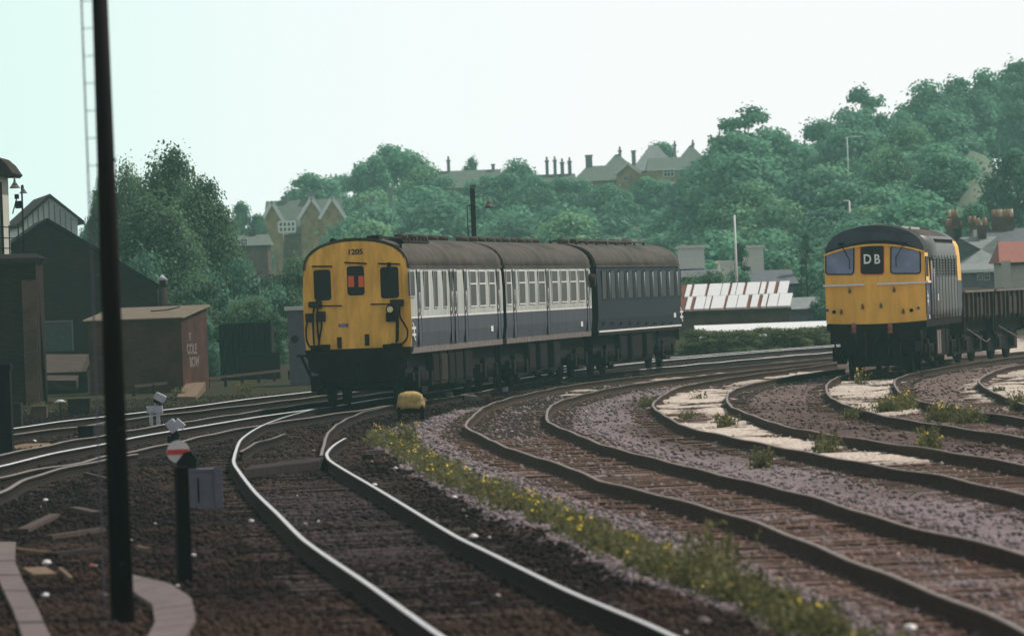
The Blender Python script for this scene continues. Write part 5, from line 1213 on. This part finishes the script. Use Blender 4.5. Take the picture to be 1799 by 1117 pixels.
b = MB(); a0 = G(362, 686, -.17); a1 = G(328, 686, -.17); a2 = G(310, 703, -.17); a3 = G(345, 703, -.17)
for k in range(2):
    f0, f1 = k*.5+.01, k*.5+.49; L0, L1 = a1.lerp(a0, f0), a1.lerp(a0, f1); M0, M1 = a2.lerp(a3, f0), a2.lerp(a3, f1); up = Vector((0, 0, .10)); u2 = Vector((0, 0, .26)); b.hexa([M0, M1, L1, L0, M0+up, M1+up, L1+u2, L0+u2])
tag(b.build('timber_ramp', 'tan'), 'short pale timber ramp in front of the brick hut', 'ramp')
# ventilator
p = P(287, 545, 225); t = thing('roof_ventilator', 'slim round ventilator with a white conical cap beside the sooty shed', 'ventilator', (p.x, 225, -.2)); zt = P(287, 486, 225).z+.2
b = MB(); b.tube((0, 0, 0), (0, 0, zt-.35), .15, .15, 14); b.tube((0, 0, zt-.35), (0, 0, zt-.1), .1, .1, 12); b.build('pipe', 'dark2', t)
b = MB(); b.tube((0, 0, zt-.12), (0, 0, zt+.06), .21, .02, 16); b.build('cap', 'palegrey', t)
# dark bin
d = G(432, 668, -.2).y; f = lambda px, py, dd=0: P(px, py, d+dd)
t = thing('corrugated_bin', 'dark corrugated iron bin with a ragged top edge', 'bin', (f(432, 660).x, d, -.2)); ox = t.location.x; x0, x1 = f(386, 620).x-ox, f(478, 620).x-ox; zt = f(432, 566).z+.2
b = MB(); n = 46; rr = random.Random(3); lev = 0
for i in range(n):
    xa = x0+(x1-x0)*i/n; xb = x0+(x1-x0)*(i+1)/n; ya, yb = (0 if i % 2 else .05), (.05 if i % 2 else 0)
    if i % 6 == 0: lev = rr.uniform(-.09, .02)
    b.hexa([(xa, ya, 0), (xb, yb, 0), (xb, yb+.04, 0), (xa, ya+.04, 0), (xa, ya, zt+lev), (xb, yb, zt+lev), (xb, yb+.04, zt+lev), (xa, ya+.04, zt+lev)])
b.build('front_sheet', 'black', t); b = MB(); b.box(x1-.06, x1, .1, 2.2, 0, zt-.02); b.box(x0, x0+.06, .1, 2.2, 0, zt-.02); b.box(x0+.06, x1-.06, 2.1, 2.2, 0, zt-.03); b.build('side_sheet', 'dark', t)
b = MB(); a, c = f(386, 572), f(412, 570); b.bar((a.x-ox, .3, a.z+.2), (c.x-ox, .3, c.z+.2), .1, .06); b.build('timber_rail', 'timber', t)
b = MB(); x0, x1 = f(425, 640).x, f(493, 640).x; b.box(x0, x1, d-.75, d-.1, -.2, f(460, 622).z); b.box(x0-.04, x1+.04, d-.8, d-.06, f(460, 622).z, f(460, 622).z+.05); tag(b.build('dark_crate', 'black'), 'lower black box standing in front of the ragged bin', 'box')
# grey cabin behind train front
d = 212; t = thing('grey_cabin', 'grey lineside cabin with a white roof edge beside the yellow train front', 'hut', (P(560, 660, d).x, d, -.2)); ox = t.location.x
x0, x1 = P(507, 600, d).x-ox, P(600, 600, d).x-ox; z = P(520, 545, d).z+.2
b = MB(); b.box(x0, x1, 0, 2.4, 0, z); b.build('wall', 'hidgrey', t); b = MB(); b.box(x0-.1, x1+.1, -.12, 2.5, z, z+.12); b.build('roof', 'render_w', t)
b = MB(); x = P(538, 534, d).x-ox; b.tube((x, .5, z+.1), (x, .5, z+.26), .12); b.build('roof_vent', 'whitewash', t)
b = MB(); x = P(518, 600, d).x-ox; b.tube((x, -.02, z*.62), (x, -.015, z*.62), .12, .12, 16); b.build('vent_disc', 'dark2', t)
# low rail fence beside the line
t = thing('low_fence', 'low rusty rail fence along the far side of the main line', 'fence', (0, 0, 0))
pa, pb = G(362, 672, .0), G(560, 652, .0); pa2 = G(235, 686, 0)
b = MB(); zf_ = .12; b.bar((pa2.x, pa2.y, zf_), (pa.x, pa.y, zf_), .06, .08); b.bar((pa.x, pa.y, zf_), (pb.x, pb.y, zf_+.05), .06, .08); b.build('rail', 'rust_brown', t)
for i in range(12):
    q = pa2.lerp(pb, i/11); b = MB(); b.box(q.x-.05, q.x+.05, q.y-.05, q.y+.05, -.25, zf_); b.build('post', 'dark2', t)
# left trackside items
for (px0, px1, py0, py1, m, lb) in [(-40, 22, 640, 800, 'dark', 'tall dark equipment cabinet cut by the left edge'), (24, 38, 708, 756, 'dark2', 'narrow dark box beside the left cabinet'), (55, 82, 713, 738, 'brick_side', 'low brown block near the left hut wall'), (120, 158, 700, 730, 'dark2', 'brown box left of the foreground pole'), (138, 165, 748, 774, 'black', 'black relay case between the main tracks'), (165, 187, 746, 770, 'concrete', 'grey relay case against the foreground pole')]:
    g = G((px0+px1)/2, py1, -.2); k = g.y/F; w_ = (px1-px0)*k/2; h_ = (py1-py0)*k; b = MB(); b.box(-w_, w_, 0, .5, 0, h_*.93); b.box(-w_*1.06, w_*1.06, -.04, .54, h_*.93, h_); b.box(-w_*.7, w_*.7, -.02, 0, h_*.15, h_*.8); o = b.build('equipment_case', m); o.location = g; tag(o, lb, 'cabinet')
g = G(107, 735, -.2); t = thing('ventilation_cap', 'small pale round cap on a short stem near the left hut', 'cap', g); b = MB(); b.tube((0, 0, 0), (0, 0, .42), .02); b.build('stem', 'black', t); b = MB(); b.tube((0, 0, .40), (0, 0, .46), .16, .05, 16); b.build('cap', 'whitewash', t)
g = G(52, 786, -.185); b = MB(); b.prism([(-.35, -1.4), (.3, -1.2), (.4, 1.0), (-.2, 1.5)], lambda x, y: (x, y, .01), lambda x, y: (x*.8, y*.8, .06)); o = b.build('pale_sack', 'tan'); o.location = g; tag(o, 'pale flattened sack between the main tracks at the left', 'sack')
# lamp mast behind the train
d = 232; t = thing('lamp_mast', 'dark rusty steel mast with a ladder rail and one lamp behind the train', 'lamp mast', (P(836, 500, d).x, d, -.2)); ox = t.location.x; zt = P(833.5, 331, d).z+.2
b = MB(); b.box(-.05, .05, -.05, .05, 0, zt); b.box(-.085, -.051, -.09, .09, 0, zt); b.box(.051, .085, -.09, .09, 0, zt); b.build('mast', 'dark2', t)
b = MB(); b.box(-.08, .07, -.08, .08, zt, zt+.12); b.box(.07, .12, -.04, .04, zt+.02, zt+.15); b.build('mast_head', 'sole', t)
b = MB(); x = P(822, 400, d).x-ox; z1 = P(822, 362, d).z+.2; b.path([(-.06, 0, z1), (x, 0, z1), (x, 0, .2)], .018); b.build('ladder_stile', 'black', t)
p = P(859, 366, d); sx = p.x-ox; sz = p.z+.2; b = MB(); b.path([(.06, 0, sz+.42), (sx-.1, 0, sz+.42), (sx, 0, sz+.3)], .014); b.tube((sx, 0, sz), (sx, 0, sz+.14), .15, .11, 14); b.tube((sx, 0, sz+.14), (sx, 0, sz+.3), .09, .03, 12); b.build('lamp_shade', 'sole', t)
# valley buildings behind the main line
house(1120, 1386, 546, 499, 300, 'long brick shed with a rust and white patched sheet roof', 'x', 5, 'brick_side', 'sheet_r', name='brick_shed', cat='shed', zb=-.4, over=.1)
shed = bpy.data.objects['brick_shed.001']; xm = shed.location.x; d = 300
ze, zr = P(1253, 546, d).z, P(1253, 499, d).z; pr = random.Random(6); i = 0
for row in (0, 1):
    px = 1195 if row else 1202
    while px < 1368:
        w_ = pr.choice([8, 12, 17, 22]); sl = (8, 0)[0]; 
        f0, f1 = (.04, .50) if row == 0 else (.51, .96); e = 2.6; y_ = lambda f: -.1+f*2.6; z_ = lambda f: (ze+(zr-ze)*f)+.4
        X0, X1 = P(px, 520, d).x-xm, P(px+w_, 520, d).x-xm; b = MB(); K0, K1 = f0*.42, f1*.42
        b.hexa([(X0+K0, y_(f0), z_(f0)+.0), (X1+K0, y_(f0), z_(f0)+.0), (X1+K1, y_(f1), z_(f1)+.0), (X0+K1, y_(f1), z_(f1)+.0), (X0+K0, y_(f0), z_(f0)+.07), (X1+K0, y_(f0), z_(f0)+.07), (X1+K1, y_(f1), z_(f1)+.07), (X0+K1, y_(f1), z_(f1)+.07)])
        o = b.build('roof_sheet', 'sheet_w', shed); px += w_+pr.choice([1.5, 3, 5, 7]); i += 1
house(1383, 1560, 541, 520, 330, 'low grey workshop right of the patched roof shed', 'x', 8, 'hidgrey', 'slate_pale', name='workshop', cat='building', zb=-.4)
b = MB(); a, c = P(1225, 580, 285), P(1470, 580, 285); zt = P(1350, 570, 288).z; b.hexa([(a.x, 283, -.4), (c.x, 283, -.4), (c.x, 290, -.4), (a.x, 290, -.4), (a.x, 283, zt-.42), (c.x, 283, zt-.42), (c.x, 290, zt+.06), (a.x, 290, zt+.06)]); tag(b.build('lit_ground_slab', 'sheet_w'), 'low white slab made up for the lit ground strip beyond the trackside bushes', 'roof')  # white slab made up to stand for a strip of sunlit ground
house(1150, 1237, 474, 470, 350, 'left of two plain white blocks below the hillside wood', 'x', 6, 'render_w', 'slate_pale', name='white_building', cat='building', zb=1.0, over=0, group='white blocks'); 
bpy.data.objects['white_building'].scale.z = 1.0
def wblock(px0, px1, py0, py1, d, m, label, name='white_building'):
    a, c = P(px0, py1, d), P(px1, py0, d); b = MB(); b.box(a.x, c.x, d, d+5, -.4, c.z); b.box(a.x-.1, c.x+.1, d-.1, d+5.1, c.z, c.z+.15); tag(b.build(name, m), label, 'building')
wblock(1196, 1237, 435, 475, 351, 'render_w', 'tall plain white wall behind the last coach end')
wblock(1310, 1341, 435, 475, 352, 'render_w', 'plain white wall right of the spiky conifer')
wblock(1265, 1290, 462, 480, 353, 'render_w', 'low pale wall between the two white blocks')
house(1190, 1262, 487, 474, 340, 'grey slate roofed outbuilding below the left white wall', 'x', 5, 'hidgrey', 'stone_slate', name='outbuilding', cat='building', zb=-.4)
house(1320, 1395, 500, 474, 338, 'grey slate roofed outbuilding below the right white wall', 'x', 6, 'hidgrey', 'stone_slate', name='outbuilding', cat='building', zb=-.4)
def thin_post(px, y0, d, label, w_=.05, arm=0, m='whitewash', name='white_post', y1=620):
    p = P(px, y0, d); t = thing(name, label, 'post' if not arm else 'street lamp', (p.x, d, float(terrain(p.x, d))-.3)); h = p.z-t.location.z; b = MB(); b.tube((0, 0, 0), (0, 0, h), w_*1.3, w_, 10); b.build('column', m, t)
    if arm: b = MB(); q = arm*d/F; b.tube((0, 0, h-.02), (q, 0, h+.03), w_*.8); b.box(min(q, q*1.5), max(q, q*1.5), -.1, .1, h-.03, h+.08); b.build('lantern', m, t)
thin_post(1290, 378, 330, 'tall white flag post above the patched roof shed', .055)
thin_post(1492, 353, 480, 'pale street lamp rising just behind the locomotive roof', .06, -7, name='street_lamp')
thin_post(1488, 241, 640, 'distant street lamp with a long arm high in the hillside wood', .05, 18, name='street_lamp')
thin_post(1627, 306, 540, 'distant street lamp high above the locomotive', .05, 10, name='street_lamp')
# gabled brick houses on the left ridge
house(466, 600, 412, 350, 620, 'large brick house with brown tiled roof behind its gables', 'x', 9, 'brick_far', 'tile_hazed', chim=[(497, 346, 14, 0), (543, 338, 16, 0, 'brick_far')], zb=1)
house(461, 496, 386, 355, 617, 'left gabled wing of the big brick house', 'y', 5, 'brick_far', 'tile_hazed', barge='curtain', zb=1, group='gabled wings of the brick house')
house(528, 568, 378, 348, 616, 'middle gabled wing of the big brick house', 'y', 5, 'brick_far', 'tile_hazed', barge='curtain', zb=1, group='gabled wings of the brick house')
house(565, 603, 377, 347, 615.5, 'right gabled wing of the big brick house', 'y', 5, 'brick_far', 'tile_hazed', barge='curtain', zb=1, group='gabled wings of the brick house')
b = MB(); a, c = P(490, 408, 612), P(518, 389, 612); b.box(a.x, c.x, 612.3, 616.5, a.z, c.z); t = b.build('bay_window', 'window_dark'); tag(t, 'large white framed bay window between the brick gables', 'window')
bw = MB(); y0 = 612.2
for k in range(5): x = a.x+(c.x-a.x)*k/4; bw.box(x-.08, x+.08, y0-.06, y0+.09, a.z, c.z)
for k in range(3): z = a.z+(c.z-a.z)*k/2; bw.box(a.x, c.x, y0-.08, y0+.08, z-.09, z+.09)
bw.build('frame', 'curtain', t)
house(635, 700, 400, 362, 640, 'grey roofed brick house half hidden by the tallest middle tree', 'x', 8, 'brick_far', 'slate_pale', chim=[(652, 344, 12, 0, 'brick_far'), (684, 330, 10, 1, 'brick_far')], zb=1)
house(404, 470, 432, 412, 500, 'low dark house below the left gable', 'x', 7, 'brick_side', 'tile_hazed', wins=[(423, 433, 420, 433)], zb=-.4, chim=[(440, 408, 12, 0)])
# hilltop houses
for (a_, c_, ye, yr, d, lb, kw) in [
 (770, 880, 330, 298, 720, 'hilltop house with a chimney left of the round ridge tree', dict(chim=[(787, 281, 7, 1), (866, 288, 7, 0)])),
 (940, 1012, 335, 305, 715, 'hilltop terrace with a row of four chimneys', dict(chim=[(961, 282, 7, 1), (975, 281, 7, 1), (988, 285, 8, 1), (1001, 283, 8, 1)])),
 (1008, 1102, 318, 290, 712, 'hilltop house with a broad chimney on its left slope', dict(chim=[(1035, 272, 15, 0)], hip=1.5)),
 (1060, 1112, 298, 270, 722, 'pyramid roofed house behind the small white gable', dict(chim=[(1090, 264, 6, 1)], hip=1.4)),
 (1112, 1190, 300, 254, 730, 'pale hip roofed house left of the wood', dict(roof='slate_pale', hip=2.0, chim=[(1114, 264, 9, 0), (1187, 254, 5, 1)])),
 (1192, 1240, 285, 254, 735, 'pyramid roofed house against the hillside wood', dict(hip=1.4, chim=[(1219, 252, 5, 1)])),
]: house(a_, c_, ye, yr, d, lb, 'x', 8, 'brick_far', kw.pop('roof', 'tile_hazed'), group=None, **kw)
house(1084, 1122, 302, 287, 706, 'small brick gable with white bargeboards and a white window', 'y', 6, 'brick_far', 'tile_hazed', barge='curtain', wins=[(1099, 1108, 309, 317)])
house(1140, 1212, 297, 276, 700, 'hilltop house with a long row of white windows', 'x', 7, 'brick_far', 'tile_hazed', barge=1, wins=[(1170, 1187, 299, 310), (1197, 1207, 299, 310)])
wblock(1180, 1196, 322, 360, 690, 'curtain', 'white balcony fronts glimpsed between the trees', 'white_house')
# town roofs on the right
house(1622, 1700, 470, 430, 370, 'slate roofed terrace house just right of the locomotive roof', 'x', 8, 'hidgrey', 'stone_slate', chim=[(1684, 398, 26, 4, 'brick_side'), (1689, 384, 12, 0)], zb=0, wins=[(1694, 1706, 443, 453)])
house(1690, 1772, 470, 415, 350, 'terrace house with a long grey slate slope hipped to the left', 'x', 9, 'brick_side', 'slate_pale', hip=2.2, zb=0, wins=[(1700, 1712, 476, 484)], chim=[(1735, 397, 15, 2, 'brick_side')])
house(1720, 1860, 440, 400, 362, 'terrace house with the massive multiple chimney stack', 'x', 8, 'brick_side', 'stone_slate', chim=[(1771, 382, 38, 6, 'brick_side'), (1744, 402, 6, 1)], zb=0)
house(1690, 1758, 474, 462, 335, 'low dark blue rear extension with white windows and pale eave', 'x', 6, 'hidgrey', 'slate_pale', barge=1, zb=0, wins=[(1714, 1722, 482, 492), (1726, 1735, 480, 492)])
house(1764, 1880, 460, 422, 325, 'cream house with a plain red tiled roof at the right edge', 'x', 7, 'render', 'tile_red', zb=0)
b = MB(); a, c = P(1764, 505, 323), P(1775, 458, 323); b.box(a.x, c.x, 323, 324.4, 0, c.z); tag(b.build('gable_wall', 'render'), 'narrow cream gable end at the left of the red roofed house', 'wall')
house(1645, 1690, 440, 408, 400, 'small red ridged roof just behind the locomotive', 'x', 6, 'slate_pale', 'stone_slate', zb=0, chim=[(1680, 382, 14, 3, 'brick_side')])
house(1690, 1740, 428, 412, 395, 'distant slate roof between the chimneys', 'x', 6, 'brick_side', 'stone_slate', zb=0, chim=[(1714, 393, 10, 2, 'brick_side')])
# slope above the town: fields
p0, p1 = P(1670, 300, 560), P(1790, 300, 560)
# ------------------------------------------------------------------ haze
b = MB(); b.box(-290, 330, -55, 965, -1.3, 60)
m = bpy.data.materials.new('haze_air'); m.use_nodes = True; n = m.node_tree.nodes; l = m.node_tree.links; n.remove(n['Principled BSDF'])
pv = n.new('ShaderNodeVolumePrincipled'); pv.inputs['Color'].default_value = (.50, .95, .86, 1); pv.inputs['Density'].default_value = .00033; pv.inputs['Anisotropy'].default_value = .2
l.new(pv.outputs[0], n['Material Output'].inputs['Volume']); o = b.build('haze', [m]); o['kind'] = 'stuff'; o['label'] = 'pale green haze in the air'; o['category'] = 'haze'
